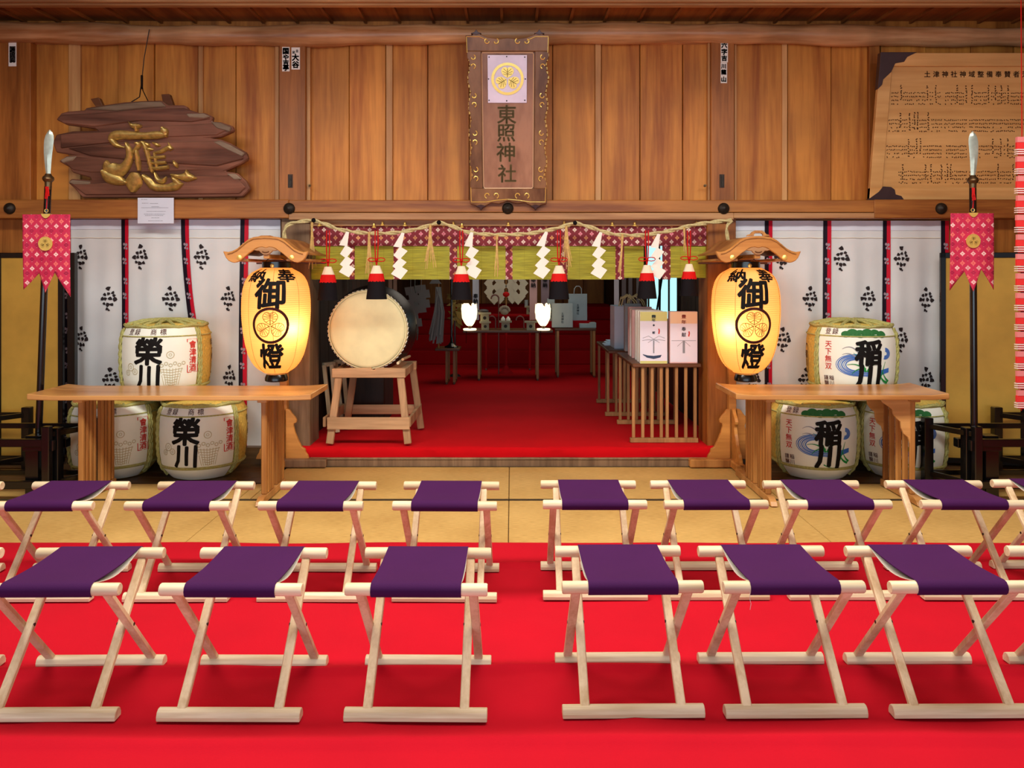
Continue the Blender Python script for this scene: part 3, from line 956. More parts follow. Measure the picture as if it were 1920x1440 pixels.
spots = [
    (-2.12, ROW1, 'front row folding stool cut off by the left edge, only a foot bar showing'),
    (-1.518, ROW1, 'front row purple folding stool with its left side at the photo edge'),
    (-.917, ROW1, 'front row purple folding stool, second left of the central aisle'),
    (-.311, ROW1, 'front row purple folding stool beside the aisle on its left'),
    (.395, ROW1 + .02, 'front row purple folding stool beside the aisle on its right'),
    (.927, ROW1 + .02, 'front row purple folding stool with a loose thread, second right of the aisle'),
    (1.475, ROW1 + .02, 'front row purple folding stool, third right of the central aisle'),
    (2.075, ROW1 + .02, 'front row folding stool cut off by the right photo edge'),
    (-2.72, ROW2, 'second row folding stool cut off by the left edge of the photo'),
    (-2.10, ROW2, 'second row purple folding stool, fourth left of the aisle'),
    (-1.49, ROW2, 'second row purple folding stool, third left of the aisle'),
    (-.895, ROW2, 'second row purple folding stool, second left of the central aisle'),
    (-.297, ROW2, 'second row purple folding stool just left of the aisle'),
    (.372, ROW2 + .02, 'second row purple folding stool just right of the aisle'),
    (.912, ROW2 + .02, 'second row purple folding stool, second right of the central aisle'),
    (1.465, ROW2 + .02, 'second row purple folding stool, third right of the aisle'),
    (2.065, ROW2 + .02, 'second row purple folding stool, fourth right of the aisle'),
    (2.60, ROW2 + .04, 'second row folding stool cut off by the right photo edge'),
]
for i, (sx, sy, lab) in enumerate(spots):
    s = stool0 if i == 0 else copy_tree(stool0)
    s.location = (sx, sy, .001)
    s.rotation_euler.z = math.radians({3: -.6, 4: .8, 5: .5, 12: -.8, 1: .6}.get(i, R.uniform(-.5, .5)))
    s['label'] = lab
    if i == 5:
        th = MB().tube([(-.150, -.186, .415), (-.152, -.187, .39), (-.148, -.188, .375), (-.151, -.188, .355)], .0009, 5).build('loose_thread', lining_mat, s, local=True)

# ================================================================ OFFERING TABLES
def offering_table(x0, x1, y0, y1, zt, xl, xr, label, cor_right=False, few_right=False, wide=.035, sp=.045, back=(.03, .03)):
    t = thing('offering_table', label, 'table', ((x0 + x1) / 2, (y0 + y1) / 2, 0))
    th = .030
    # top with softly upturned ends
    n = 24
    vs, fs = [], []
    prof = []
    for i in range(n + 1):
        f = i / n
        x = x0 + (x1 - x0) * f
        up = .012 * max(0, abs(f - .5) * 2 - .86) / .14
        prof.append((x, up))
    mb = MB()
    mb.prism([(x, zt + u) for x, u in prof] + [(x, zt - th + u * .4) for x, u in prof[::-1]], lambda u, v, k: (u, y1 if k else y0, v))
    mb.build('table_top', table_wood, t, bevel=.004)
    for s, x in ((0, xl), (1, xr)):
        ys = [y0 + .10 + k * sp + (.050 if k > 3 else 0) for k in range(8)]
        w = .030
        if few_right and s == 1:
            ys = [y0 + .10 + k * .088 for k in range(5)]
            w = .026
        MB().box(x - .03, x + .03, ys[0] - .05, ys[-1] + .05, zt - th - .022, zt - th).build('cleat', table_wood, t, bevel=.003)
        for k, y in enumerate(ys):
            MB().box(x - wide / 2, x + wide / 2, y - w / 2, y + w / 2, .045, zt - th - .020).build('leg', table_leg_wood, t, bevel=.006)
        toe = .07
        yy0, yy1 = ys[0] - .05, ys[-1] + back[s]
        pts = [(yy0 - toe, 0), (yy0 - toe + .02, .028), (yy0 - .01, .046), (yy1, .046), (yy1, 0)]
        MB().prism(pts, lambda u, v, k, x=x: (x + (.022 if k else -.022), u, v)).build('sled', table_wood, t, bevel=.003)
        if cor_right and s == 1:
            for yc in (ys[0] + .0, ys[-1]):
                a = [(0, 0), (0, -.30), (-.012, -.285), (-.022, -.25), (-.052, -.225), (-.066, -.19), (-.07, -.15), (-.095, -.13), (-.118, -.10), (-.122, -.07), (-.15, -.05), (-.18, -.03), (-.20, 0)]
                MB().xz([(x - wide / 2 + u + .012, zt - th - .004 + v) for u, v in a], yc - .008, yc + .008).build('corbel', table_wood, t, bevel=.002)
    return t
offering_table(-3.045, -1.262, 4.85, 5.30, .690, -2.755, -1.585, 'long light wooden table with slatted legs before the left barrels')
offering_table(1.405, 2.745, 4.85, 5.34, .693, 1.640, 2.560, 'long light wooden table with slatted legs before the right barrels', cor_right=True, few_right=True, back=(.24, .03), sp=.052)

# ================================================================ CURTAINS
CY = 6.0
def wave(x):
    return .010 * math.sin(x * 16) + .006 * math.sin(x * 37 + 1.3)
def curtain(label, panels, ribbons, motifs, zb, zt, sway=None):
    t = thing('hanging_curtain', label, 'curtain', (X((panels[0][0] + panels[-1][1]) / 2, CY), CY, zb))
    sway = sway or (lambda px, z: 0.0)
    def pt(px, z, d=0.0):
        x = X(px, CY) + sway(px, z) * CY / F
        return Vector((x, CY + wave(x) * (0.25 + .75 * min(1, (zt - z) / .6)) - d, z))
    for (a, b) in panels:
        mb = MB().sheet(lambda i, j: pt(a - 2 + (b - a + 4) * i, zb + (zt - zb) * j), 26, 16)
        p = mb.build('panel', curtain_mat, t, smooth=True)
        # doubled hem at the top and the stitched rod line
        MB().sheet(lambda i, j: pt(a - 2 + (b - a + 4) * i, zt - .075 + .075 * j, .004), 26, 2).build('top_hem', paper_cool, p, smooth=True)
        MB().tube([pt(a - 2 + (b - a + 4) * i / 20, Z(446, CY) + .001 * math.sin(i), .005) for i in range(21)], .0035, 6).build('seam_cord', lining_mat, p, smooth=True)
        MB().sheet(lambda i, j: pt(a - 2 + (b - a + 4) * i, zb + .03 * j, .003), 26, 1).build('bottom_hem', paper_cool, p, smooth=True)
    for (a, b) in ribbons:
        m = a + (b - a) * .52
        MB().sheet(lambda i, j: pt(a + (m - a) * i, zb + .004 + (zt - zb - .004) * j, .009), 3, 16).build('black_ribbon', ribbon_black, t, smooth=True)
        rr = MB().sheet(lambda i, j: pt(m + (b - m) * i, zb + .004 + (zt - zb - .004) * j, .009), 3, 16).build('red_ribbon', ribbon_red, t, smooth=True)
        mb = MB()
        k = 0
        z = Z(462, CY)
        while z > zb + .1:      # small pale butterflies woven in
            c = (a + b) / 2 + (-.5 if k % 2 else 1)
            for (dx, dz, r) in ((-2.4, 4, 2.2), (1.8, 3, 2.4), (-1.5, -3, 1.9), (2.6, -4, 1.9), (0, 0, 1.0)):
                q = circle(0, 0, r, 6)
                mb.add([pt(c + dx + u, z + (dz + v * 1.3) * CY / F, .0125) for u, v in q], [tuple(range(6))])
            z -= .155 if k % 2 else .115
            k += 1
        stuff(mb.build('butterfly_print', plain('butterfly_print_grey', '#9c8a98', 0.7) if 'butterfly_print_grey' not in MATS else MATS['butterfly_print_grey'], rr))
    for (px, py) in motifs:
        mb = MB()
        rr = random.Random(int(px * 7 + py))
        for (dx, dy, s) in ((0, -19, 4.4), (-6, -7.5, 3.4), (.6, -9, 3.2), (7.5, -11, 3.0), (9.4, -5.6, 3.0), (-11, 0, 4.0), (-5, 0, 3.4), (3, 0, 3.6), (11, 1, 4.2), (-7.5, 9, 3.0), (-1, 11, 4.0), (5.6, 10.6, 3.4), (-2, 19, 3.0), (1, 21, 2.0)):
            a0 = rr.uniform(0, 6)
            q = []
            for k in range(7):
                r = s * (1.12 if k % 2 else .8) * rr.uniform(.85, 1.15)
                w = a0 + 2 * PI * k / 7
                q.append((dx + r * math.cos(w), dy + r * math.sin(w)))
            mb.add([pt(px + u, Z(py + v * 1.03, CY), .006) for u, v in q], [tuple(range(7))])
        mb.build('blossom_print', ink_maroon if False else MATS.get('blossom_black') or plain('blossom_black', '#1c1014', 0.8), t)
    return t
def sway_left(px, z):
    f = min(1.0, max(0.0, (Z(412, CY) - z) / 1.0))
    return 26 * f * f * math.exp(-((px - 350) / 42) ** 2) - 3 * f * math.exp(-((px - 460) / 30) ** 2)
curtain('white curtain with black and red ribbons behind the left barrels', [(133, 229), (241, 341), (355, 453), (466, 524)], [(120, 133), (228, 242), (340, 355), (452, 467)],
        [(152, 482), (264, 482), (377, 482), (204, 560), (315, 560), (428, 560), (153, 635), (207, 712), (430, 708), (148, 790)], Z(852, CY), Z(412, CY), sway_left)
curtain('white curtain with black and red ribbons behind the right barrels', [(1378, 1434), (1448, 1544), (1557, 1656), (1668, 1764)], [(1433, 1448), (1543, 1558), (1655, 1669), (1763, 1778)],
        [(1466, 482), (1577, 485), (1689, 485), (1518, 560), (1627, 560), (1737, 562), (1468, 637), (1687, 637), (1411, 712), (1510, 712), (1737, 712), (1687, 790)], Z(856, CY), Z(414, CY))

# ================================================================ BLIND OVER THE OPENING
BY = 5.985
bl = thing('bamboo_blind', 'rolled green bamboo blind with red brocade borders across the sanctuary opening', 'blind', (0, BY, Z(525, BY)))
MB().sheet(lambda i, j: (X(570, BY) + (X(1336, BY) - X(570, BY)) * i, BY - .012 + .003 * math.sin(i * 90), Z(461, BY - .01) + (Z(419, BY) - Z(461, BY - .01)) * j), 90, 2).build('valance', brocade_red, bl, smooth=True)
bands = [(570, 576), (656, 665), (738, 751), (843, 857), (948, 961), (1050, 1064), (1154, 1170), (1242, 1257), (1331, 1336)]
cells = [(576, 656), (665, 738), (751, 843), (857, 948), (961, 1050), (1064, 1154), (1170, 1207), (1257, 1331)]
for (a, b) in cells:
    bot = 524 if a < 1100 else 521
    o = MB().box(X(a, BY), X(b, BY), BY, BY + .006, Z(bot, BY), Z(458, BY)).build('bamboo_panel', bamboo_green, bl)
    if b - a > 50:
        mb = MB()
        for f in (.25, .5, .75):
            xx = X(a + (b - a) * f, BY)
            mb.box(xx - .001, xx + .001, BY - .001, BY, Z(bot, BY), Z(458, BY))
        mb.build('binding_thread', MATS.get('olive_thread') or plain('olive_thread', '#8f8a1c', .8), o)
for (a, b) in bands:
    MB().box(X(a, BY), X(b, BY), BY - .004, BY + .006, Z(524, BY), Z(458, BY)).build('brocade_band', brocade_red, bl)
for (px, py) in ((599, 421), (701, 424), (717, 420), (759, 421), (850, 420), (866, 424), (953, 421), (1058, 419), (1148, 421), (1190, 421), (1306, 420)):
    c = at(px, py, BY - .05)
    MB().lathe([(.0, .022), (.006, .020), (.009, .010), (.007, .002), (.016, -.008), (.017, -.012), (0, -.014)], 10, c).build('gilt_hook', gold_bright, bl, smooth=True)

# ================================================================ SACRED ROPE, PAPER STREAMERS, TASSELS
RY = 5.80
rp = thing('sacred_rope', 'twisted straw rope hung in three swags across the sanctuary opening', 'rope', tuple(at(952, 440, RY)))
def twisted(path, r, mat, name, parent, turns=26.0, strands=2):
    mb = MB()
    path = [Vector(p) for p in path]
    for s in range(strands):
        out = []
        L = 0
        for i, p in enumerate(path):
            if i: L += (p - path[i - 1]).length
            t = (path[min(i + 1, len(path) - 1)] - path[max(i - 1, 0)]).normalized()
            a = t.cross(Vector((0, 1, 0)))
            if a.length < .05: a = t.cross(Vector((1, 0, 0)))
            a.normalize()
            b = t.cross(a)
            w = L * turns + 2 * PI * s / strands
            out.append(p + (a * math.cos(w) + b * math.sin(w)) * r * .5)
        mb.tube(out, r * .62, 6)
    return mb.build(name, mat, parent, smooth=True)
def cat(pts, n=10):
    out = []
    for i in range(len(pts) - 1):
        p0, p1, p2, p3 = pts[max(i - 1, 0)], pts[i], pts[i + 1], pts[min(i + 2, len(pts) - 1)]
        for k in range(n):
            t = k / n
            out.append(tuple(.5 * ((2 * p1[j]) + (-p0[j] + p2[j]) * t + (2 * p0[j] - 5 * p1[j] + 4 * p2[j] - p3[j]) * t * t + (-p0[j] + 3 * p1[j] - 3 * p2[j] + p3[j]) * t ** 3) for j in range(len(p1))))
    out.append(tuple(pts[-1]))
    return out
def px_path(pts, Y, n=10):
    return [at(a, b, Y) for a, b in cat(pts, n)]
twisted(px_path([(534, 449), (533, 434), (540, 422), (560, 416), (588, 413)], RY, 10), .015, rope_mat, 'rope_end', rp)
for seg in ([(588, 413), (610, 420), (640, 431), (690, 437), (745, 436), (790, 427), (822, 417)],
            [(824, 417), (850, 425), (880, 436), (930, 440), (990, 438), (1040, 429), (1077, 418)],
            [(1079, 418), (1110, 427), (1150, 439), (1200, 441), (1250, 434), (1300, 422), (1340, 416), (1372, 413)]):
    twisted(px_path(seg, RY, 9), .0155, rope_mat, 'swag', rp)
twisted(px_path([(1372, 413), (1363, 425), (1364, 445), (1368, 458)], RY, 8), .013, rope_mat, 'rope_end', rp)
for (px, py) in ((588, 413), (823, 417), (1078, 418)):
    MB().ball(at(px, py, RY - .01), .017, 6).build('tie', tassel_black, rp)
for (px, py, yb, n, sp) in ((585, 418, 506, 9, 8), (692, 436, 523, 8, 9), (807, 422, 505, 12, 11), (932, 441, 521, 8, 5), (1062, 424, 508, 11, 12), (1167, 440, 523, 6, 8), (1283, 427, 480, 4, 5)):
    mb = MB()
    for k in range(n):
        e = R.uniform(-sp, sp)
        f = R.uniform(.75, 1)
        mb.tube([at(px + R.uniform(-1.5, 1.5), py, RY - .014), at(px + e * .35, py + (yb - py) * f * .5, RY - .024), at(px + e, py + (yb - py) * f, RY - .02 + R.uniform(-.01, .01))], [.0045, .004, .0025], 5)
    mb.tube([at(px, py - 1, RY - .015), at(px, py + 9, RY - .018)], .009, 7)
    mb.build('straw_fringe', straw_thin, rp, smooth=True)
def shide(px, py0, py1, dx, label, Y=RY - .03, w=14, mat=None, name='paper_streamer'):
    """zigzag paper of four leaves stepping down from the rope"""
    H = py1 - py0
    mb = MB()
    s = H / 84.0
    # each leaf is a slanted parallelogram, stepped to alternate sides
    leaves = [((2, 0), (7, 1), (3, 27), (-12, 25), -3), ((0, 25), (14, 33), (0, 49), (-11, 41), 0), ((1, 45), (13, 53), (-1, 69), (-12, 60), 3), ((-1, 58), (16, 68), (4, 84), (-14, 74), 6)]
    for i, (a, b, c, d, o) in enumerate(leaves):
        y = Y - .004 * i
        q = [a, b, c, d]
        pts = [(px + dx * p[1] / 84 + p[0] * s * w / 14, py0 + p[1] * s) for p in q]
        vs = [at(u, v, y) for u, v in pts]
        # a gentle fold down the middle of each leaf
        vs[1] = vs[1] + Vector((0, .006, 0))
        vs[3] = vs[3] + Vector((0, .004, 0))
        mb.add(vs + [p + Vector((0, .0012, 0)) for p in vs], [(0, 1, 2, 3), (7, 6, 5, 4), (0, 4, 5, 1), (1, 5, 6, 2), (2, 6, 7, 3), (3, 7, 4, 0)])
    return tag(mb.build(name, mat or paper, None), label, 'paper streamer', 'zigzag paper streamers on the rope')
shide(647, 434, 520, 3, 'white zigzag paper streamer on the rope, leftmost of the six')
shide(751, 436, 524, -4, 'white zigzag paper streamer between the second tassel and the first rope peak')
shide(880, 435, 523, 8, 'white zigzag paper streamer partly beside the third tassel, at the green blind')
shide(1020, 434, 523, -6, 'white zigzag paper streamer right next to the fourth tassel')
shide(1122, 435, 523, 0, 'white zigzag paper streamer hanging before plain green blind right of the centre')
shide(1231, 438, 524, 2, 'white zigzag paper streamer in the gap of the blind, rightmost of the six')
def tassel(px, ytop, label, cord0=432, Y=RY - .06, w=1.0, h=1.0, knot=True):
    c = at(px, ytop, Y)
    t = thing('silk_tassel', label, 'tassel', tuple(c), 'red white and black tassels over the opening')
    def P(dx, dy, d=0): return at(px + dx, ytop + dy, Y - d)
    for s in (-1, 1):
        MB().tube([P(s * 2.5, -(ytop - cord0), .0), P(s * 3, -40 if ytop - cord0 > 40 else -30), P(s * 2, -12), P(0, 0)], .0045, 6).build('cord', red_cord, t, smooth=True)
    if knot:
        k = MB()
        for s in (-1, 1):
            k.tube([P(s * (8 - 8 * math.cos(a * PI / 4)), -11 - 3.5 * math.sin(a * PI / 4), .008) for a in range(8)], .004, 5, closed=True)
        k.ball(P(0, -11, .01), .012, 5)
        k.build('knot', red_cord, t, smooth=True)
    S = Y / F
    def cone(z0, z1, r0, r1, name, m, flute=12):
        mb = MB()
        n = 36
        vs = []
        rows = 5
        for j in range(rows + 1):
            f = j / rows
            r = r0 + (r1 - r0) * f
            for i in range(n):
                a = 2 * PI * i / n
                rr = r * (1 + .05 * math.sin(a * flute) * f)
                vs.append(c + Vector((rr * math.cos(a), rr * math.sin(a) * .75, -(z0 + (z1 - z0) * f) * S)))
        fs = [(j * n + i, j * n + (i + 1) % n, (j + 1) * n + (i + 1) % n, (j + 1) * n + i) for j in range(rows) for i in range(n)]
        fs += [tuple(range(n)), tuple(range(rows * n, rows * n + n))]
        mb.add(vs, fs)
        mb.build(name, m, t, smooth=True)
    cone(0, 17 * h, 6.5 * S * w, 12.5 * S * w, 'white_skirt', tassel_white, 9)
    cone(15 * h, 30 * h, 12.8 * S * w, 15.5 * S * w, 'red_skirt', tassel_red, 14)
    cone(29 * h, 63 * h, 15.2 * S * w, 19.5 * S * w, 'black_skirt', tassel_black, 18)
    return t
tassel(615, 500, 'silk tassel with a white red and black skirt, leftmost, beside the left lantern')
tassel(706, 498, 'silk tassel with a white red and black skirt in front of the drum')
tassel(865, 499, 'silk tassel with a white red and black skirt, third from the left')
tassel(1048, 498, 'silk tassel with a white red and black skirt, beside the paper bags')
tassel(1213, 497, 'silk tassel with a white red and black skirt before the daylit window', w=.95)
tassel(1292, 495, 'silk tassel with a white red and black skirt, rightmost, beside the right lantern', w=.9, h=.95)

# ================================================================ SAKE BARRELS
BPROF = [(.0, .0), (.205, .0), (.232, .025), (.268, .07), (.292, .12), (.303, .2), (.308, .32), (.304, .42), (.296, .475), (.276, .52), (.24, .545), (.0, .548)]
def rprof(z, prof=BPROF):
    for (a, b) in zip(prof[1:], prof[2:]):
        if b[1] >= z >= a[1] and b[1] > a[1]:
            return a[0] + (b[0] - a[0]) * (z - a[1]) / (b[1] - a[1])
    return prof[-2][0]
def barrel(cx, cy, z0, a0, kind, label, half=59, lid=1.0):
    hl, hr = (math.radians(59), math.radians(50)) if kind == 'left' else (math.radians(55), math.radians(58))
    t = thing('sake_barrel', label, 'barrel', (cx, cy, z0), 'straw wrapped sake barrels on the ' + ('left' if cx < 0 else 'right'))
    a0 = math.radians(a0)
    hw = math.radians(half)
    C = Vector((cx, cy, z0))
    def M(u, v, d=.0065):
        r = rprof(v)
        w = a0 + u / .305
        return C + Vector(((r + d) * math.sin(w), -(r + d) * math.cos(w), v))
    MB().lathe(BPROF, 48, C).build('straw_body', straw, t, smooth=True)
    sh = MB()
    zs = [.004, .02, .045, .07, .09, .105, .12, .16, .2, .26, .32, .37, .42, .45, .475, .50, .518]
    n = 30
    vs = [C + Vector(((rprof(z) + .004) * math.sin(a0 - hl + (hl + hr) * i / n), -(rprof(z) + .004) * math.cos(a0 - hl + (hl + hr) * i / n), z)) for z in zs for i in range(n + 1)]
    sh.add(vs, [(j * (n + 1) + i, j * (n + 1) + i + 1, (j + 1) * (n + 1) + i + 1, (j + 1) * (n + 1) + i) for j in range(len(zs) - 1) for i in range(n)])
    lab = sh.build('printed_mat', label_paper, t, smooth=True)
    # ropes: round the shoulder, round the foot, down the sides, criss-cross on the lid
    def ringrope(z, r, nm):
        mb = MB()
        mb.tube([C + Vector(((rprof(z) + .004) * math.cos(a), (rprof(z) + .004) * math.sin(a), z)) for a in [2 * PI * i / 48 for i in range(48)]], r, 6, closed=True)
        mb.build(nm, rope_green, t, smooth=True)
    ringrope(.462, .0055, 'hoop_rope')
    ringrope(.098, .012, 'hoop_rope')
    for s in (-1, 1):
        for off in (0.03, .085):
            w = a0 + s * ((hr if s > 0 else hl) + off)
            pth = [C + Vector(((rprof(z) + .010) * math.sin(w + (.05 * (1 - z / .3) if z < .3 else 0) * s), -(rprof(z) + .010) * math.cos(w + (.05 * (1 - z / .3) if z < .3 else 0) * s), z)) for z in [.03 + .485 * i / 24 for i in range(25)]]
            twisted(pth, .011, rope_green, 'side_rope', t, 60, 2)
    mb = MB()
    for k in range(9):
        w = a0 + PI * k / 9
        p = C + Vector((.262 * math.sin(w), -.262 * math.cos(w), .538))
        q = C + Vector((-.262 * math.sin(w + .25), .262 * math.cos(w + .25), .538))
        m = (p + q) / 2 + Vector((0, 0, (.026 + R.uniform(0, .012)) * lid))
        mb.tube([p, p * .6 + m * .4 + Vector((0, 0, .012 * lid)), m, q * .6 + m * .4 + Vector((0, 0, .012 * lid)), q], .011 if lid else .006, 6)
    mb.tube([C + Vector((.275 * math.cos(a), .275 * math.sin(a), .530 + .006 * math.sin(a * 9))) for a in [2 * PI * i / 36 for i in range(36)]], .013, 6, closed=True)
    mb.build('lid_ropes', rope_green, t, smooth=True)
    pr = lambda name, m: None
    if kind == 'left':
        write(MB(), [('登', -.209, .495, .045), ('録', -.155, .495, .045), ('商', -.035, .495, .045), ('標', .030, .495, .045)], M, .006).build('small_lettering', ink_maroon, lab)
        write_each([('榮', -.068, .362, .200), ('川', -.066, .192, .175)], M, 'written_character', ink, lab, bold=.034, slant=.06)
        f = MB()
        cx_, w_, h_ = .227, .078, .235
        out = [(cx_ - w_ / 2, .32 - h_ / 2), (cx_ + w_ / 2, .32 - h_ / 2), (cx_ + w_ / 2, .32 + h_ / 2), (cx_ - w_ / 2, .32 + h_ / 2), (cx_ - w_ / 2, .32 - h_ / 2)]
        stroke(f, out, .006, M)
        write(f, column('會津清酒', cx_, .40, .056, .055), M, .02)
        f.build('red_lettering', ink_red, lab)
        f = MB()   # faint flower basket
        for (u, v, r) in ((-.20, .25, .028), (-.165, .22, .022), (-.23, .21, .02), (.075, .335, .026)):
            ring2d(f, u, v, r - .004, r, M, 14)
            ring2d(f, u, v, r * .4 - .003, r * .4, M, 10)
        for k in range(7):
            y = .235 - k * .018
            stroke(f, [(.01 + k * .008, y), (.08, y - .008), (.155 - k * .008, y)], .004, M)
        for k in range(8):
            stroke(f, [(.01 + k * .02, .24), (.035 + k * .013, .12)], .0035, M)
        for k in range(6):
            ring2d(f, .02 + k * .028, .262 + .012 * (k % 2), .009, .013, M, 10)
        stuff(f.build('faint_print', ink_line, lab))
        # print on the straw side
        Ms = lambda u, v: M(u + .46, v, .003)
        f = MB()
        write(f, line('清酒', -.01, .40, .05), Ms, .01)
        ring2d(f, .03, .26, .058, .064, lambda u, v: Ms(u * .8, .26 + (v - .26) * 1.5), 24)
        write(f, column('榮川', .03 * .8, .29, .055), Ms, .01)
        write(f, line('72', 0.0, .12, .05, .04), Ms, .01)
        f.build('side_print', ink_brown, t)
    else:
        def U(px): return (px - 1595)
        write(MB(), [('登', -.225, .495, .045), ('録', -.172, .495, .045)], M, .006).build('small_lettering', ink_maroon, lab)
        f = MB()
        for (u, v, r) in ((-.10, .478, .028), (-.055, .487, .036), (-.005, .482, .034), (.045, .489, .036), (.10, .484, .036), (.15, .478, .03)):
            f.add([M(u + r * 1.1 * math.cos(a), min(.516, v + r * .8 * math.sin(a)), .0075) for a in [2 * PI * i / 14 for i in range(14)]], [tuple(range(14))])
        f.build('pine_print', ink_pine, lab)
        f = MB()
        for s in range(6):
            r1 = .105 - s * .010
            pts = []
            for k in range(16):
                w = math.radians(75 + 200 * k / 15)
                pts.append((-.03 + r1 * 1.25 * math.cos(w), .265 + r1 * .72 * math.sin(w)))
            pts += [(.05, .265 - r1 * .72 - .002), (.14, .262 - r1 * .62), (.205, .258 - r1 * .5 + .01)]
            stroke(f, pts, [.007 if s % 2 else .004] * len(pts), M)
        for s in range(4):
            r1 = .042 - s * .008
            stroke(f, [(.17 + r1 * math.cos(w), .345 + r1 * .9 * math.sin(w)) for w in [math.radians(-110 + 22 * k) for k in range(10)]], .006, lambda u, v: M(u, v, .0062))
        f.build('wave_print', ink_blue, lab)
        f = MB()
        for (x0, y0, x1, y1, x2, y2, w) in ((.03, .22, -.02, .29, -.09, .265, .012), (.03, .22, .0, .31, -.05, .35, .010), (.04, .22, .06, .28, .11, .27, .014), (.03, .24, -.03, .25, -.06, .20, .012),
                                            (.12, .13, .15, .22, .17, .29, .012), (.20, .14, .14, .15, .11, .24, .018), (.21, .15, .17, .17, .15, .22, .014), (.02, .13, .05, .11, .09, .105, .008), (-.02, .42, .0, .38, .03, .34, .01)):
            pts = [((1 - t) ** 2 * x0 + 2 * t * (1 - t) * x1 + t * t * x2, (1 - t) ** 2 * y0 + 2 * t * (1 - t) * y1 + t * t * y2) for t in [k / 8 for k in range(9)]]
            stroke(f, pts, [w * (1 - .8 * k / 8) for k in range(9)], lambda u, v: M(u, v, .0078))
        f.build('leaf_print', ink_green, lab)
        f = MB()
        for (x0, y0, x1, y1, x2, y2, w) in ((-.01, .34, -.06, .42, -.12, .375, .010), (-.03, .32, -.08, .36, -.12, .335, .009)):
            pts = [((1 - t) ** 2 * x0 + 2 * t * (1 - t) * x1 + t * t * x2, (1 - t) ** 2 * y0 + 2 * t * (1 - t) * y1 + t * t * y2) for t in [k / 8 for k in range(9)]]
            stroke(f, pts, [w * (1 - .8 * k / 8) for k in range(9)], lambda u, v: M(u, v, .007))
        f.build('grey_leaf_print', ink_grey, lab)
        write_each([('稲', .052, .352, .185), ('川', .055, .190, .185)], lambda u, v: M(u, v, .009), 'written_character', ink, lab, bold=.042, slant=.05)
        write(MB(), column('天下無双', -.215, .405, .050, .052), M, .012).build('red_lettering', ink_red, lab)
        write(MB(), [('稲', -.195, .165, .036), ('川', -.195, .128, .036), ('謹', -.235, .165, .036), ('醸', -.235, .128, .036)], M, .01).build('dark_lettering', ink_maroon, lab)
        Ms = lambda u, v: M(u - .47, v, .003)
        f = MB()
        ring2d(f, 0, .28, .064, .070, lambda u, v: Ms(u * .7, .28 + (v - .28) * 1.6), 24)
        write(f, column('稲川', 0, .31, .06), Ms, .02)
        f.build('side_print', ink_brown, t)
    return t
barrel(-2.90, 5.665, 0.0, 18, 'left', 'pale sake barrel lettered in black on the floor at left, half hidden by table legs', lid=0)
barrel(-2.262, 5.665, 0.0, 13, 'left', 'pale sake barrel lettered in black standing on the floor under the left table', lid=0)
barrel(-2.53, 5.67, 0.556, 14, 'left', 'straw wrapped sake barrel topmost of the left stack above the table')
barrel(2.207, 5.665, 0.0, -12, 'right', 'sake barrel with blue wave print on the floor under the right table', lid=0)
barrel(2.848, 5.665, 0.0, -22, 'right', 'sake barrel with green pine print partly hidden by table legs and black post', lid=0)
barrel(2.483, 5.67, 0.556, -11, 'right', 'sake barrel with blue wave print topmost of the right stack')

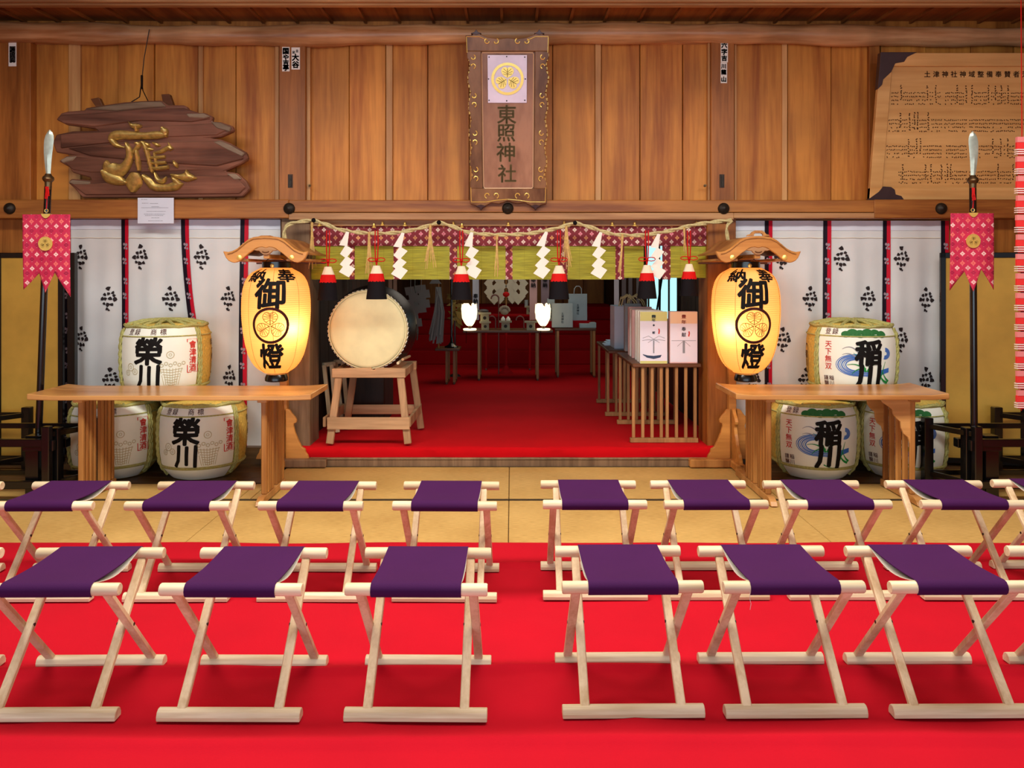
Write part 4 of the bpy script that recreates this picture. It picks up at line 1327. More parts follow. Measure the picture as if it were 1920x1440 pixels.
# ================================================================ LANTERNS ON THEIR STANDS
def lantern_stand(sx, label, top_ring):
    X0 = 1.680 * sx
    t = thing('lantern_stand', label, 'stand', (X0, 5.86, 0))
    yp = 5.90
    px0 = X(1372, yp) if sx > 0 else X(538, yp) - .02
    MB().box(px0 - .028, px0 + .028, yp - .028, yp + .028, .05, 1.60).build('post', stand_wood, t, bevel=.004)
    s_in = -sx
    MB().box(min(px0 + s_in * .34, px0 - s_in * .05), max(px0 + s_in * .34, px0 - s_in * .05), 5.80, 5.865, 0.0, .062).build('foot_beam', grey_post if sx < 0 else table_leg_wood, t, bevel=.008)
    MB().box(px0 - .035, px0 + .035, 5.66, 5.93, 0.0, .058).build('foot_beam', stand_wood, t, bevel=.008)
    wing = [(0, 0), (.175, 0), (.165, .03), (.15, .05), (.145, .075), (.12, .09), (.095, .14), (.07, .2), (.058, .25), (.062, .27), (.078, .275), (.082, .295), (.068, .32), (.045, .345), (.025, .375), (.0, .38)]
    for s in (-1, 1):
        MB().xz([(px0 + s * (u + .026), .055 + v) for u, v in wing], 5.845, 5.875).build('wing_bracket', stand_wood, t, bevel=.003)
    MB().prism([(5.87 - u * 1.3, .055 + v) for u, v in wing], lambda u, v, k: (px0 + (.013 if k else -.013), u, v)).build('wing_bracket', stand_wood, t, bevel=.003)
    # arm and curved gable roof
    yf, yb = 5.27, 5.92
    S = yf / F
    MB().box(X0 - .02, X0 + .02, yf + .02, yb, 1.560, 1.590).build('arm', stand_wood, t, bevel=.003)
    def q(px, py): return ((px - 1420.5) * S, EYE - (py - 515) * S)
    topc = [(1421, 442.5), (1409, 443), (1397.5, 444.5), (1386, 450), (1376, 458.5), (1367, 466), (1358, 470.5), (1350, 472.5), (1340.5, 471)]
    botc = [(1343, 477), (1346, 483.5), (1350.6, 488.6), (1356, 491.5), (1361, 492.6), (1367, 491.5), (1372, 489), (1377, 485.5), (1382.5, 480.5), (1389, 475), (1395.6, 470.6), (1402, 466), (1408, 463.8), (1414, 463.2), (1421, 465)]
    L = [q(a, b) for a, b in topc + botc]
    out = L + [(-u, v) for u, v in L[::-1]][1:-1]
    MB().xz([(X0 + u, v) for u, v in out], yf, yf + .028).build('gable_board', stand_wood, t, bevel=.004)
    MB().tube([(X0 + u, yf - .003, v - .014) for u, v in [q(a, b) for a, b in topc] [:-1]][::-1] + [(X0 - u, yf - .003, v - .014) for u, v in [q(a, b) for a, b in topc][1:-1]], .004, 5).build('moulding', table_leg_wood, t, smooth=True)
    # roof shell following the gable
    c = [q(a, b) for a, b in topc[:-1]]
    full = [(-u, v) for u, v in c[::-1]][:-1] + c
    full = sorted(full)
    mb = MB()
    mb.xz([(X0 + u, v) for u, v in full] + [(X0 + u, v - .016) for u, v in full[::-1]], yf + .028, yb)
    mb.build('roof_shell', table_leg_wood, t, bevel=.002)
    for s in (-1, 1):
        MB().box(min(X0 + s * .13, X0 + s * .265), max(X0 + s * .13, X0 + s * .265), yf + .04, yb, 1.543, 1.560).build('eave_board', table_leg_wood, t, bevel=.002)
    MB().box(X0 - .262, X0 + .262, yb - .05, yb - .02, 1.530, 1.565).build('cross_bar', brown_wood, t, bevel=.003)
    # little pendant carving under the gable
    pend = [(-.085, 0), (-.06, .012), (-.045, .022), (.045, .022), (.06, .012), (.085, 0), (.06, -.006), (.045, -.006), (.035, -.018), (.018, -.030), (0, -.034), (-.018, -.030), (-.035, -.018), (-.045, -.006), (-.06, -.006)]
    MB().xz([(X0 + u, 1.618 + v) for u, v in pend], yf + .004, yf + .024).build('pendant_carving', beam_pale, t, bevel=.003)
    MB().tube([(X0 + .024 * math.cos(a), yf + .002, 1.612 + .010 * math.sin(a)) for a in [PI * 1.1 + PI * .8 * k / 6 for k in range(7)]], .004, 5).build('carved_scroll', brown_wood, t)
    for s in (-1, 1):
        MB().lathe([(0, -.008), (.008, -.007), (.0165, -.003), (.018, 0), (.018, .01)], 16, (X0 + s * .178, yf, 1.567), Matrix.Rotation(-PI / 2, 3, 'X')).build('gilt_stud', gold_bright, t, smooth=True)
    mb = MB()
    if top_ring:
        o = [(-.082, 0), (-.07, .012), (-.055, .014), (-.042, .03), (-.02, .04), (.02, .04), (.042, .03), (.055, .014), (.07, .012), (.082, 0), (.028, .003), (.032, .012), (.02, .021), (-.02, .021), (-.032, .012), (-.028, .003)]
        z0 = q(1421, 443)[1]
        mb.xz([(X0 + u, z0 + v) for u, v in o], yf + .002, yf + .022)
    else:
        z0 = q(1421, 443)[1]
        mb.xz([(X0 + u, z0 + v) for u, v in [(-.06, -.004), (-.03, .006), (.03, .006), (.06, -.004)]], yf + .002, yf + .022)
    mb.build('ridge_ornament', table_leg_wood, t, bevel=.002)
    return t
lantern_stand(-1, 'carved wooden lantern stand with a curved roof at the left opening post', False)
lantern_stand(1, 'carved wooden lantern stand with a curved ringed roof at the right opening post', True)

LP = [(.075, 0), (.10, .012), (.135, .045), (.168, .10), (.193, .17), (.213, .27), (.228, .38), (.237, .50), (.240, .60), (.2385, .70), (.232, .79), (.216, .87), (.19, .93), (.155, .968), (.115, .99), (.098, 1.0)]
LH, LZ = .752, .747
def lr(z):
    f = (z - LZ) / LH
    f = min(1, max(0, f))
    for a, b in zip(LP, LP[1:]):
        if a[1] <= f <= b[1]:
            return a[0] + (b[0] - a[0]) * (f - a[1]) / (b[1] - a[1])
    return LP[-1][0]
def lantern(cx, cy, turn, label):
    t = thing('paper_lantern', label, 'lantern', (cx, cy, LZ), 'lit paper lanterns beside the opening')
    C = Vector((cx, cy, 0))
    n = 48
    rings = 150
    sm = []
    for i in range(rings + 1):
        z = LZ + LH * i / rings
        r = (lr(z - .012) + lr(z) + lr(z + .012)) / 3
        ph = i % 3
        sm.append((r + (.0016 if ph == 0 else 0), z))
    MB().lathe(sm, n, C).build('paper_shade', lantern_paper, t, smooth=True, fix=False)
    MB().lathe([(.075, 1.494), (.1, 1.494), (.1, 1.540), (.092, 1.544), (.075, 1.540), (.075, 1.494)], 32, C).build('top_ring', lacquer, t, smooth=True)
    MB().lathe([(.0, .735), (.07, .735), (.08, .71), (.08, .690), (.072, .684), (0, .684)], 32, C).build('bottom_ring', lacquer, t, smooth=True)
    MB().lathe([(0, -.008), (.010, -.006), (.0145, 0), (.0145, .006)], 12, C + Vector((0, -.1, 1.515)), Matrix.Rotation(-PI / 2, 3, 'X')).build('gilt_stud', gold_bright, t, smooth=True)
    hg = MB()
    for s in (-1, 1):
        hg.tube([C + Vector((s * .088, 0, 1.53)), C + Vector((s * .06, -.01, 1.56)), C + Vector((0, -.0, 1.585))], .003, 5)
    hg.build('hanger_wire', iron, t)
    tr = math.radians(turn)
    def M(u, v, d=.0035):
        r = lr(v)
        w = tr + u / .235
        return C + Vector(((r + d) * math.sin(w), -(r + d) * math.cos(w), v))
    mb = MB()
    for k in range(-8, 8):     # vertical paper seams
        w = k * PI / 4 + .2
        mb.tube([C + Vector(((lr(z) + .0008) * math.sin(w), -(lr(z) + .0008) * math.cos(w), z)) for z in [LZ + .01 + (LH - .02) * i / 30 for i in range(31)]], .0013, 4)
    mb.build('paper_seams', MATS.get('seam_paper') or plain('seam_paper', '#b98038', .8), t)
    write_each([('御', 0, 1.318, .220), ('燈', 0, .880, .195)], M, 'written_character', ink, t, bold=.030, slant=.04)
    write_each([('奉', .125, 1.444, .155), ('納', -.125, 1.444, .155)], lambda u, v: M(u, v, .004), 'written_character', ink, t, bold=.03, sy=.62)
    mb = MB()
    crest(mb, 0, 1.098, .127, lambda u, v: M(u, v, .0045), 0, 0, 1, .15, outline=True)
    mb.build('crest', [ink_dark_red, MATS.get('lantern_vein') or plain('lantern_vein', '#8c5618', .8)], t)
    bl_ = bpy.data.lights.new('lantern_bulb', 'POINT')
    bl_.energy = 4.5
    bl_.color = (1.0, .72, .38)
    bl_.shadow_soft_size = .04
    lo = bpy.data.objects.new('lantern_bulb', bl_)
    COL.objects.link(lo)
    lo.parent = t
    lo.location = (.12 * (1 if cx < 0 else -1), -.12, .33)
    return t
lantern(-1.697, 5.57, 7, 'glowing yellow paper lantern hanging at the left of the opening')
lantern(1.683, 5.57, -3, 'glowing yellow paper lantern hanging at the right of the opening')

# ================================================================ HALBERDS, BANNERS, LACQUERED FENCES
def halberd(top, bot, label, bw, knob):
    t = thing('halberd', label, 'halberd', tuple(bot))
    top, bot = Vector(top), Vector(bot)
    d = (top - bot).normalized()
    MB().tube([bot, bot + (top - bot) * .5, top], .0215, 14).build('pole', lacquer, t, smooth=True)
    MB().lathe([(.0, -.075), (.020, -.07), (.022, -.02), (.030, -.012), (.036, 0), (.033, .014), (.022, .024), (.018, .035), (0, .036)], 20, top + d * .05).build('collar', brass, t, smooth=True)
    # leaf-shaped blade with a raised spine
    b0 = top + d * .07
    h = .305
    prof = [(0, .014), (.08, .016), (.2, .020), (.35, .024), (.5, .028), (.65, .031), (.78, .032), (.88, .027), (.95, .017), (1.0, .001)]
    vs = []
    for f, w in prof:
        p = b0 + d * (h * f) + Vector((bw * .008 * math.sin(PI * f), 0, 0))
        vs += [p + Vector((-w, 0, 0)), p + Vector((0, -.009, 0)), p + Vector((w, 0, 0)), p + Vector((0, .009, 0))]
    n = len(prof)
    fs = [(i * 4 + j, i * 4 + (j + 1) % 4, (i + 1) * 4 + (j + 1) % 4, (i + 1) * 4 + j) for i in range(n - 1) for j in range(4)] + [(0, 1, 2, 3), tuple((n - 1) * 4 + j for j in range(4))]
    MB().add(vs, fs).build('blade', blade_mat, t, smooth=True)
    MB().lathe([(0, 0), (.028, 0), (.030, .06), (.024, .10), (0, .10)], 16, bot).build('butt_cap', iron, t, smooth=True)
    return t
halberd(at(90, 350, 5.13), at(70, 880, 5.16) + Vector((0, 0, 0.0)), 'tall black poled halberd leaning slightly behind the left pink banner', -1, True)
halberd(at(1824, 353, 5.10), at(1827, 900, 5.10), 'tall black poled halberd standing upright behind the right pink banner', 1, True)
def banner(cx, top, outline, Y, label, crest_at, ring_at, cord_top):
    t = thing('banner', label, 'banner', tuple(at(cx, top, Y)), 'pink brocade banners on the halberds')
    xs = [p[0] for p in outline]
    a, b = min(xs), max(xs)
    def fn(u, v, k):
        p = at(u, v, Y)
        f = (v - top) / 140
        return p + Vector((0, .0025 * k + .012 * math.sin((u - a) / (b - a) * 5.5 + f) * f, 0))
    # subdivided strip so that the cloth can wave: columns between the top edge and the tail outline
    def tail(px):
        for p, q in zip(outline, outline[1:]):
            if p[0] <= px <= q[0] and q[0] > p[0]:
                return p[1] + (q[1] - p[1]) * (px - p[0]) / (q[0] - p[0])
        return outline[-1][1]
    cols = sorted(set([a + (b - a) * i / 36 for i in range(37)] + xs))
    rows = 14
    vs = [fn(c, top + (tail(c) - top) * j / rows, 0) for j in range(rows + 1) for c in cols]
    n = len(cols)
    fs = [(j * n + i, j * n + i + 1, (j + 1) * n + i + 1, (j + 1) * n + i) for j in range(rows) for i in range(n - 1)]
    o = MB().add(vs, fs).build('brocade_cloth', brocade_pink, t, smooth=True)
    md = o.modifiers.new('thickness', 'SOLIDIFY')
    md.thickness = .003
    mb = MB()
    S = Y / F
    q = at(crest_at[0], crest_at[1], Y) - Vector((0, .012, 0))
    mb.xz([(q.x + u, q.z + v) for u, v in circle(0, 0, 13 * S, 20)], q.y, q.y + .006, 0)
    crest(mb, 0, 0, 13.2 * S, lambda u, v: (q.x + u, q.y - .002, q.z + v), 0, 0, 1, .1, lift=lambda u, v: (q.x + u, q.y - .0035, q.z + v))
    mb.build('gilt_crest', [gold_bright, MATS.get('gilt_vein') or plain('gilt_vein', '#6a4a12', .5, .6)], t)  # darker tone for the leaf veins of the crest
    c = at(cx, top, Y)
    MB().xz([(c.x - 8.5 * S, c.z + 1 * S), (c.x + 8.5 * S, c.z + 1 * S), (c.x + 7 * S, c.z - 3 * S), (c.x + 3 * S, c.z - 6.5 * S), (c.x, c.z - 7.5 * S), (c.x - 3 * S, c.z - 6.5 * S), (c.x - 7 * S, c.z - 3 * S)], Y - .010, Y - .003).build('gilt_clip', gold_bright, t)
    MB().tube([at(cx + 3.2 * math.cos(w), ring_at + 3.2 * math.sin(w), Y - .006) for w in [2 * PI * k / 14 for k in range(14)]], .0022, 5, closed=True).build('gilt_ring', gold_bright, t)
    MB().tube([at(cx, ring_at - 3, Y - .006), at(cx + 1, (ring_at + cord_top) / 2, Y - .012), at(cx + 1, cord_top, Y - .03)], .0035, 5).build('cord', red_cord, t)
    mb = MB()
    for k in range(9):
        mb.tube([at(cx + 1 + R.uniform(-2, 2), cord_top - 10, Y - .035), at(cx + 1 + R.uniform(-4, 4), cord_top + R.uniform(2, 14), Y - .035 - R.uniform(0, .01))], .0045, 5)
    mb.build('cord_tuft', red_cord, t)
    return t
banner(87, 402, [(42, 543), (72.5, 512), (85.6, 549), (104, 511), (131.5, 557)], 5.085, 'pink diamond brocade banner with three tails on the left halberd', (87, 457), 395, 360)
banner(1824, 400, [(1782, 545), (1809, 509), (1823.5, 547), (1838, 505), (1863, 543)], 5.055, 'pink diamond brocade banner with three tails on the right halberd', (1823, 452), 394, 362)

def fence(sx, label):
    t = thing('lacquered_fence', label, 'fence', (3.05 * sx, 5.3, 0))
    h = .472
    def post(x, y, w=.062, hh=h, nm='post'):
        MB().box(sx * x - w / 2, sx * x + w / 2, y - w / 2, y + w / 2, 0, hh).build(nm, lacquer, t, bevel=.005)
    def rail(p, q, z, r=.035):
        MB().bar((sx * p[0], p[1], z), (sx * q[0], q[1], z), r * .7, r).build('rail', lacquer, t, bevel=.004)
    A, B, D, C_, E = (2.845, 5.30), (3.06, 4.99), (3.47, 4.99), (3.585, 5.72), (4.1, 5.72)
    for p in (A, D, C_, E): post(*p, w=.060)
    post(3.00, 4.99, w=.05)
    MB().box(sx * 2.985 - .03, sx * 2.985 + .03, 5.03, 5.10, 0, .45).build('holder', lacquer, t, bevel=.004)
    MB().box(sx * 3.125 - .045, sx * 3.125 + .045, 5.03, 5.12, 0, .0 + .40).build('holder', lacquer, t, bevel=.004)
    MB().box(min(sx * 2.96, sx * 3.14), max(sx * 2.96, sx * 3.14), 5.13, 5.19, .30, .36).build('holder_bar', lacquer, t, bevel=.004)
    MB().box(min(sx * 2.96, sx * 3.16), max(sx * 2.96, sx * 3.16), 4.985, 5.02, .31, .38).build('holder_bar', lacquer, t, bevel=.004)
    for z in (.415, .095):
        rail(A, (3.0, 5.0), z)
        rail(A, (3.6, 5.30), z)
        rail((3.0, 4.99), D, z - (.05 if z > .2 else 0), .05)
        rail(C_, (3.9, 5.30), z)
        rail(C_, E, z)
        rail((3.9, 5.30), D, z)
    post(3.92, 5.30)
    return t
def box_fix(): pass
fence(1, 'black lacquered railing of square posts holding the right halberd')
fence(-1, 'black lacquered railing of square posts holding the left halberd')

# ================================================================ GOLD FOLDING SCREENS
def screen(sx, xs, zig, ztop, label):
    t = thing('folding_screen', label, 'screen', (xs[0] * sx, 5.9, 0))
    for i in range(len(xs) - 1):
        a = Vector((xs[i] * sx, zig[i], 0))
        b = Vector((xs[i + 1] * sx, zig[i + 1], 0))
        d = (b - a).normalized()
        nrm = Vector((d.y, -d.x, 0)) * (1 if d.x > 0 else -1)
        w = .038
        def fr(p, q, r): return MB().bar(p, q, .03, r)
        f = MB()
        z0 = .02
        f.bar(a + d * w / 2 + Vector((0, 0, z0)), a + d * w / 2 + Vector((0, 0, ztop)), w, .03, up=nrm)
        f.bar(b - d * w / 2 + Vector((0, 0, z0)), b - d * w / 2 + Vector((0, 0, ztop)), w, .03, up=nrm)
        f.bar(a + Vector((0, 0, z0 + .02)), b + Vector((0, 0, z0 + .02)), .03, .04)
        f.bar(a + Vector((0, 0, ztop - .02)), b + Vector((0, 0, ztop - .02)), .03, .04)
        p = MB().bar((a + b) / 2 + Vector((0, 0, z0 + .03)), (a + b) / 2 + Vector((0, 0, ztop - .03)), (b - a).length - .05, .012, up=nrm).build('gold_panel', gold_leaf, t)
        f.build('lacquer_frame', lacquer, t, bevel=.003)
    return t
screen(1, [3.265, 3.84, 4.40, 4.95], [5.90, 5.78, 5.90, 5.78], Z(474, 5.9), 'gold leaf folding screen with a black frame behind the right railing')
screen(-1, [3.42, 3.93, 4.45, 4.95], [5.90, 5.90, 5.76, 5.90], Z(474, 5.9), 'gold leaf folding screen with a black frame behind the left railing')
tag(MB().bar((-3.33, 5.86, 0.02), (-3.33, 5.86, Z(474, 5.86)), .055, .05).build('screen_post', lacquer, None, bevel=.004), 'black upright post between the left gold screen and the white curtain', 'post')

# ================================================================ SIGNS AND PLAQUES
def on_plane(px, py, Y0, py0, py1, dy, k):
    """point of a flat board that leans forward: Y0 at row py0, Y0 - dy at row py1"""
    Z0, Z1 = Z(py0, Y0), Z(py1, Y0 - dy)
    sl = -dy / (Z1 - Z0)
    Y = (Y0 + sl * (EYE - Z0)) / (1 + sl * (py - 515.0) / F)
    p = at(px, py, Y)
    p.y += k
    return p
# gnarled board with one gilt character
def PL(px, py, k=0.0):
    return on_plane(px, py, 5.935, 372, 187, 0.26, k)
pl = thing('carved_plaque', 'large gnarled dark wood plaque with a gilt carved character on the left ledge', 'plaque', tuple(PL(285, 370)))
OUT = [(20, 780), (60, 730), (110, 715), (250, 705), (252, 688), (420, 662), (560, 642), (700, 632), (860, 628), (905, 664), (1040, 665), (1070, 690), (1052, 728), (1200, 726), (1265, 755), (1256, 795), (1330, 800), (1420, 830), (1432, 870),
       (1330, 915), (1240, 925), (1330, 938), (1400, 965), (1530, 1040), (1545, 1095), (1500, 1125), (1360, 1190), (1460, 1205), (1530, 1270), (1560, 1330), (1500, 1395), (1000, 1400), (230, 1400), (170, 1330), (115, 1280), (140, 1250), (300, 1262),
       (290, 1240), (150, 1200), (130, 1160), (40, 1110), (100, 1072), (160, 1062), (20, 1040), (-5, 960), (20, 900), (150, 872), (350, 868), (330, 850), (100, 820)]
def zc(p): return (100 + p[0] / 4.234, 40 + p[1] / 4.235)
def slab(pts, y0, y1, name, m, bev=.010):
    c = [zc(p) for p in pts]
    return MB().prism(c, lambda u, v, k: PL(u, v, y1 if k else y0)).build(name, m, pl, bevel=bev)
slab(OUT, 0, .05, 'board', plaque_wood)
for pts, m, y0 in (([(30, 780), (70, 742), (300, 735), (700, 700), (1040, 690), (1190, 738), (1250, 775), (1100, 800), (700, 790), (330, 838), (90, 812)], plaque_wood, -.012),
                   ([(60, 900), (200, 885), (420, 880), (800, 835), (1250, 812), (1410, 850), (1300, 905), (900, 920), (500, 960), (60, 1010)], plaque_wood, -.008),
                   ([(120, 1010), (500, 975), (1000, 960), (1320, 950), (1500, 1045), (1510, 1095), (1300, 1150), (800, 1120), (300, 1070)], plaque_wood, -.014),
                   ([(70, 1105), (180, 1075), (600, 1120), (1000, 1150), (1200, 1180), (700, 1200), (300, 1200), (160, 1180)], plaque_wood, -.006),
                   ([(140, 1285), (330, 1290), (700, 1260), (1100, 1230), (1440, 1225), (1530, 1320), (1480, 1370), (900, 1375), (260, 1380)], plaque_wood, -.012),
                   ([(260, 700), (430, 672), (700, 642), (855, 640), (900, 680), (760, 688), (500, 712)], plaque_grey, -.014),
                   ([(1060, 738), (1195, 734), (1250, 758), (1200, 772), (1080, 765)], plaque_grey, -.018),
                   ([(1255, 800), (1330, 808), (1415, 845), (1405, 880), (1300, 850)], plaque_grey, -.016),
                   ([(1330, 950), (1410, 985), (1525, 1050), (1500, 1075), (1380, 1020), (1270, 960)], plaque_grey, -.018),
                   ([(1380, 1212), (1450, 1212), (1500, 1255), (1440, 1260)], plaque_grey, -.016),
                   ([(60, 1102), (110, 1078), (190, 1072), (160, 1105), (80, 1128)], plaque_grey, -.012),
                   ([(125, 1280), (150, 1262), (300, 1275), (295, 1300), (170, 1300)], plaque_grey, -.014)):
    slab(pts, y0, .02, 'raised_grain', m, .006)
for a in ((285, 612, 350, 600, 385, 672, 330, 680), (848, 575, 912, 572, 945, 668, 868, 676)):
    slab([(a[0], a[1]), (a[2], a[3]), (a[4], a[5]), (a[6], a[7])], .015, .06, 'mounting_block', brown_wood, .003)
def brush(mb, pts, ws, dep=.030):
    """a rounded carved stroke: ellipse sections that lie in the plane of the board"""
    pts = cat([(a, b, w) for (a, b), w in zip(pts, ws)], 6)
    n, m = len(pts), 12
    vs = []
    for i, (px, py, w) in enumerate(pts):
        a, b = pts[max(i - 1, 0)], pts[min(i + 1, n - 1)]
        dx, dy = b[0] - a[0], b[1] - a[1]
        l = math.hypot(dx, dy) or 1
        nx, ny = -dy / l, dx / l
        for k in range(m):
            t = 2 * PI * k / m
            e = w / 2 * math.cos(t)
            q = zc((px + nx * e, py + ny * e))
            vs.append(PL(q[0], q[1], -.012 - dep * min(1, w / 30) * math.sin(t)))
    fs = [(i * m + k, i * m + (k + 1) % m, (i + 1) * m + (k + 1) % m, (i + 1) * m + k) for i in range(n - 1) for k in range(m)]
    fs += [tuple(range(m)), tuple((n - 1) * m + k for k in range(m))]
    mb.add(vs, fs)
mb = MB()
for pts, ws in (([(602, 800), (632, 828), (668, 838), (706, 832)], [4, 26, 40, 14]),
                ([(668, 838), (672, 880)], [30, 22]),
                ([(462, 950), (490, 915), (560, 905), (720, 912), (840, 905), (915, 905)], [30, 62, 60, 46, 52, 20]),
                ([(905, 925), (890, 880), (868, 838)], [10, 52, 8]),
                ([(470, 945), (510, 985), (575, 1005)], [40, 34, 8]),
                ([(585, 965), (612, 1030), (612, 1090), (575, 1160), (510, 1190), (445, 1160), (432, 1105)], [16, 44, 50, 66, 96, 80, 8]),
                ([(400, 1190), (450, 1235), (540, 1270), (600, 1285)], [30, 80, 60, 16]),
                ([(655, 968), (688, 985), (650, 1040), (636, 1060)], [12, 36, 22, 8]),
                ([(668, 1020), (678, 1100), (690, 1190)], [18, 34, 22]),
                ([(690, 970), (735, 985), (790, 1180), (800, 1200)], [14, 32, 24, 12]),
                ([(715, 968), (760, 985), (775, 1000)], [12, 30, 8]),
                ([(795, 965), (835, 985), (862, 992)], [10, 26, 8]),
                ([(728, 1035), (765, 1020), (805, 1022)], [12, 26, 10]),
                ([(805, 1045), (860, 1040), (925, 1005), (948, 1020), (918, 965)], [14, 26, 30, 30, 6]),
                ([(750, 1088), (820, 1086), (900, 1078)], [14, 24, 22]),
                ([(758, 1130), (830, 1128), (905, 1124)], [14, 24, 22]),
                ([(768, 1172), (840, 1170), (925, 1160)], [14, 26, 26]),
                ([(812, 1050), (824, 1120), (835, 1185)], [18, 22, 16]),
                ([(958, 1108), (978, 1140), (995, 1165)], [8, 28, 8]),
                ([(655, 1205), (652, 1250), (645, 1300), (642, 1360)], [50, 98, 104, 30]),
                ([(720, 1225), (765, 1270), (810, 1315), (900, 1325), (985, 1308), (1040, 1290)], [22, 50, 54, 48, 58, 8]),
                ([(1010, 1300), (975, 1265), (945, 1235)], [40, 34, 8]),
                ([(812, 1205), (840, 1260), (880, 1270), (905, 1235)], [14, 30, 36, 8]),
                ([(940, 1220), (1010, 1235), (1075, 1240), (1148, 1250)], [14, 34, 60, 8]),
                ([(1075, 1235), (1065, 1200), (1060, 1180)], [50, 24, 6])):
    brush(mb, pts, [w * 1.25 for w in ws])
mb.build('gilt_character', gold_dull, pl, smooth=True)
MB().tube([PL(244, 190, .02), PL(258, 180, .03), at(264, 165, 5.8), at(266, 150, 5.86)], .004, 6).tube([PL(275, 188, .02), at(268, 170, 5.8), at(266, 150, 5.86)], .004, 6).tube([at(266, 166, 5.82), at(266, 142, 5.86)], .010, 6).tube([at(266, 150, 5.86), at(270, 110, 5.88), at(280, 55, 5.86)], .0035, 5).build('hanging_cord', iron, pl, smooth=True)
# white note under it
nt_ = thing('paper_note', 'white typed notice hanging under the gnarled plaque', 'notice', tuple(at(292, 395, 5.86)))
MB().box(X(258.5, 5.865), X(326, 5.865), 5.862, 5.866, Z(419, 5.865), Z(371, 5.865)).build('sheet', paper_cool, nt_)
mb = MB()
for (y, a, b) in ((374, 265, 276), (381, 266, 278), (381.5, 281, 296), (389.5, 265, 316), (387.5, 284, 298), (396.5, 275, 311), (401.5, 270, 309), (404, 272, 306), (408.5, 284, 299), (414, 278, 305)):
    x = a
    while x < b:
        w = R.uniform(1.0, 3.2)
        mb.box(X(x, 5.861), X(min(x + w, b), 5.861), 5.8612, 5.8616, Z(y + .45, 5.861), Z(y - .45, 5.861))
        x += w + .8
mb.build('typed_lines', ink_grey, nt_)

# upright plaque over the opening
def PV(px, py, k=0.0):
    return on_plane(px, py, 5.855, 386, 65, 0.37, k)
pv = thing('shrine_plaque', 'upright carved wood plaque with a gilt scrolled frame over the opening', 'plaque', tuple(PV(952, 385)))
def vslab(pts, y0, y1, name, m, parent=pv, bev=.004):
    return MB().prism(pts, lambda u, v, k: PV(u, v, y1 if k else y0)).build(name, m, parent, bevel=bev)
vslab([(901, 96), (1004, 96), (1001, 356), (905, 356)], .012, .045, 'panel', zelkova)
def scallop(x, y0, y1, s, n, amp):
    out = []
    for i in range(61):
        f = i / 60
        e = 0 if f < .06 or f > .94 else (amp * (.5 - .5 * math.cos(2 * PI * n * f)) + (1.6 if i % 3 == 0 else 0))
        out.append((x + (882 - 876) * f * (1 if s < 0 else -.83) - s * e, y0 + (y1 - y0) * f))
    return out
vslab(scallop(875.5, 97, 354, -1, 5, 4.2) + [(905, 354), (902, 97)], -.015, .035, 'frame_side', zelkova_frame)
vslab(scallop(1029, 97, 354, 1, 5, 4.2) + [(1001, 354), (1003, 97)], -.015, .035, 'frame_side', zelkova_frame)
vslab([(873, 67), (885, 67), (893, 60), (902, 66), (915, 71), (935, 74), (952, 72), (970, 74), (988, 71), (1001, 66), (1010, 59), (1018, 66), (1030, 66), (1029, 97), (875, 97)], -.015, .035, 'frame_top', zelkova_frame)
vslab([(881, 354), (1025.5, 354), (1025, 382), (1014, 385), (1004, 391), (994, 385), (984, 380), (968, 382), (952, 377), (936, 382), (921, 380), (912, 385), (902, 391), (891, 385), (881, 382)], -.015, .035, 'frame_bottom', zelkova_frame)
MB().tube([PV(x, y, .009) for x, y in [(904, 98), (903, 101), (906.5, 349), (909, 353), (997, 353), (999.5, 350), (1000.5, 101), (999, 98)]], .0048, 6, closed=True).build('gilt_fillet', MATS.get('pale_gilt') or plain('pale_gilt', '#e0b890', .4, .1), pv, smooth=True)
mb = MB()
def curl(px, py, sx, sy, r=5.2):
    pts = []
    for k in range(9):
        w = math.radians(-70 + 250 * k / 8)
        rr = r * (1 - .055 * k)
        pts.append(PV(px + sx * rr * math.cos(w), py + sy * rr * math.sin(w) * 1.0, -.019))
    mb.tube(pts, .0042, 5)
for s, x0 in ((-1, 886), (1, 1019)):
    for k, y in enumerate((117, 189, 259, 327)):
        for q in (-1, 1):
            curl(x0 + s * -1 + (k * (1.6 if s < 0 else -1.2)), y + q * 8, -s, -q)
for x0 in (922, 979):
    for q in (-1, 1):
        curl(x0 + q * 8, 79, q, 1, 5.5)
        curl(x0 + q * 8, 367, q, -1, 5.5)
stuff(mb.build('gilt_scrolls', gold_bright, pv, smooth=True))
mb = MB()
for s, xx in ((-1, 877), (1, 1028)):
    for k in range(30):
        y = 104 + k * 8.3
        f = (y - 97) / 257
        e = 4.2 * (.5 - .5 * math.cos(2 * PI * 5 * f))
        x = xx + (6 * f if s < 0 else -4.2 * f) - s * e * 1.0
        w = R.uniform(1.2, 2.4)
        p = PV(x, y, 0.0)
        mb.add([PV(x - w, y - 2.6, -.012), PV(x + w, y - 2.6, -.012), PV(x + w, y + 2.6, -.012), PV(x - w, y + 2.6, -.012), PV(x - w, y - 2.6, .02), PV(x + w, y - 2.6, .02), PV(x + w, y + 2.6, .02), PV(x - w, y + 2.6, .02)],
               [(0, 3, 2, 1), (4, 5, 6, 7), (0, 1, 5, 4), (1, 2, 6, 5), (2, 3, 7, 6), (3, 0, 4, 7)])
stuff(mb.build('gilt_edge_beads', gold_dull, pv))
mb = MB()
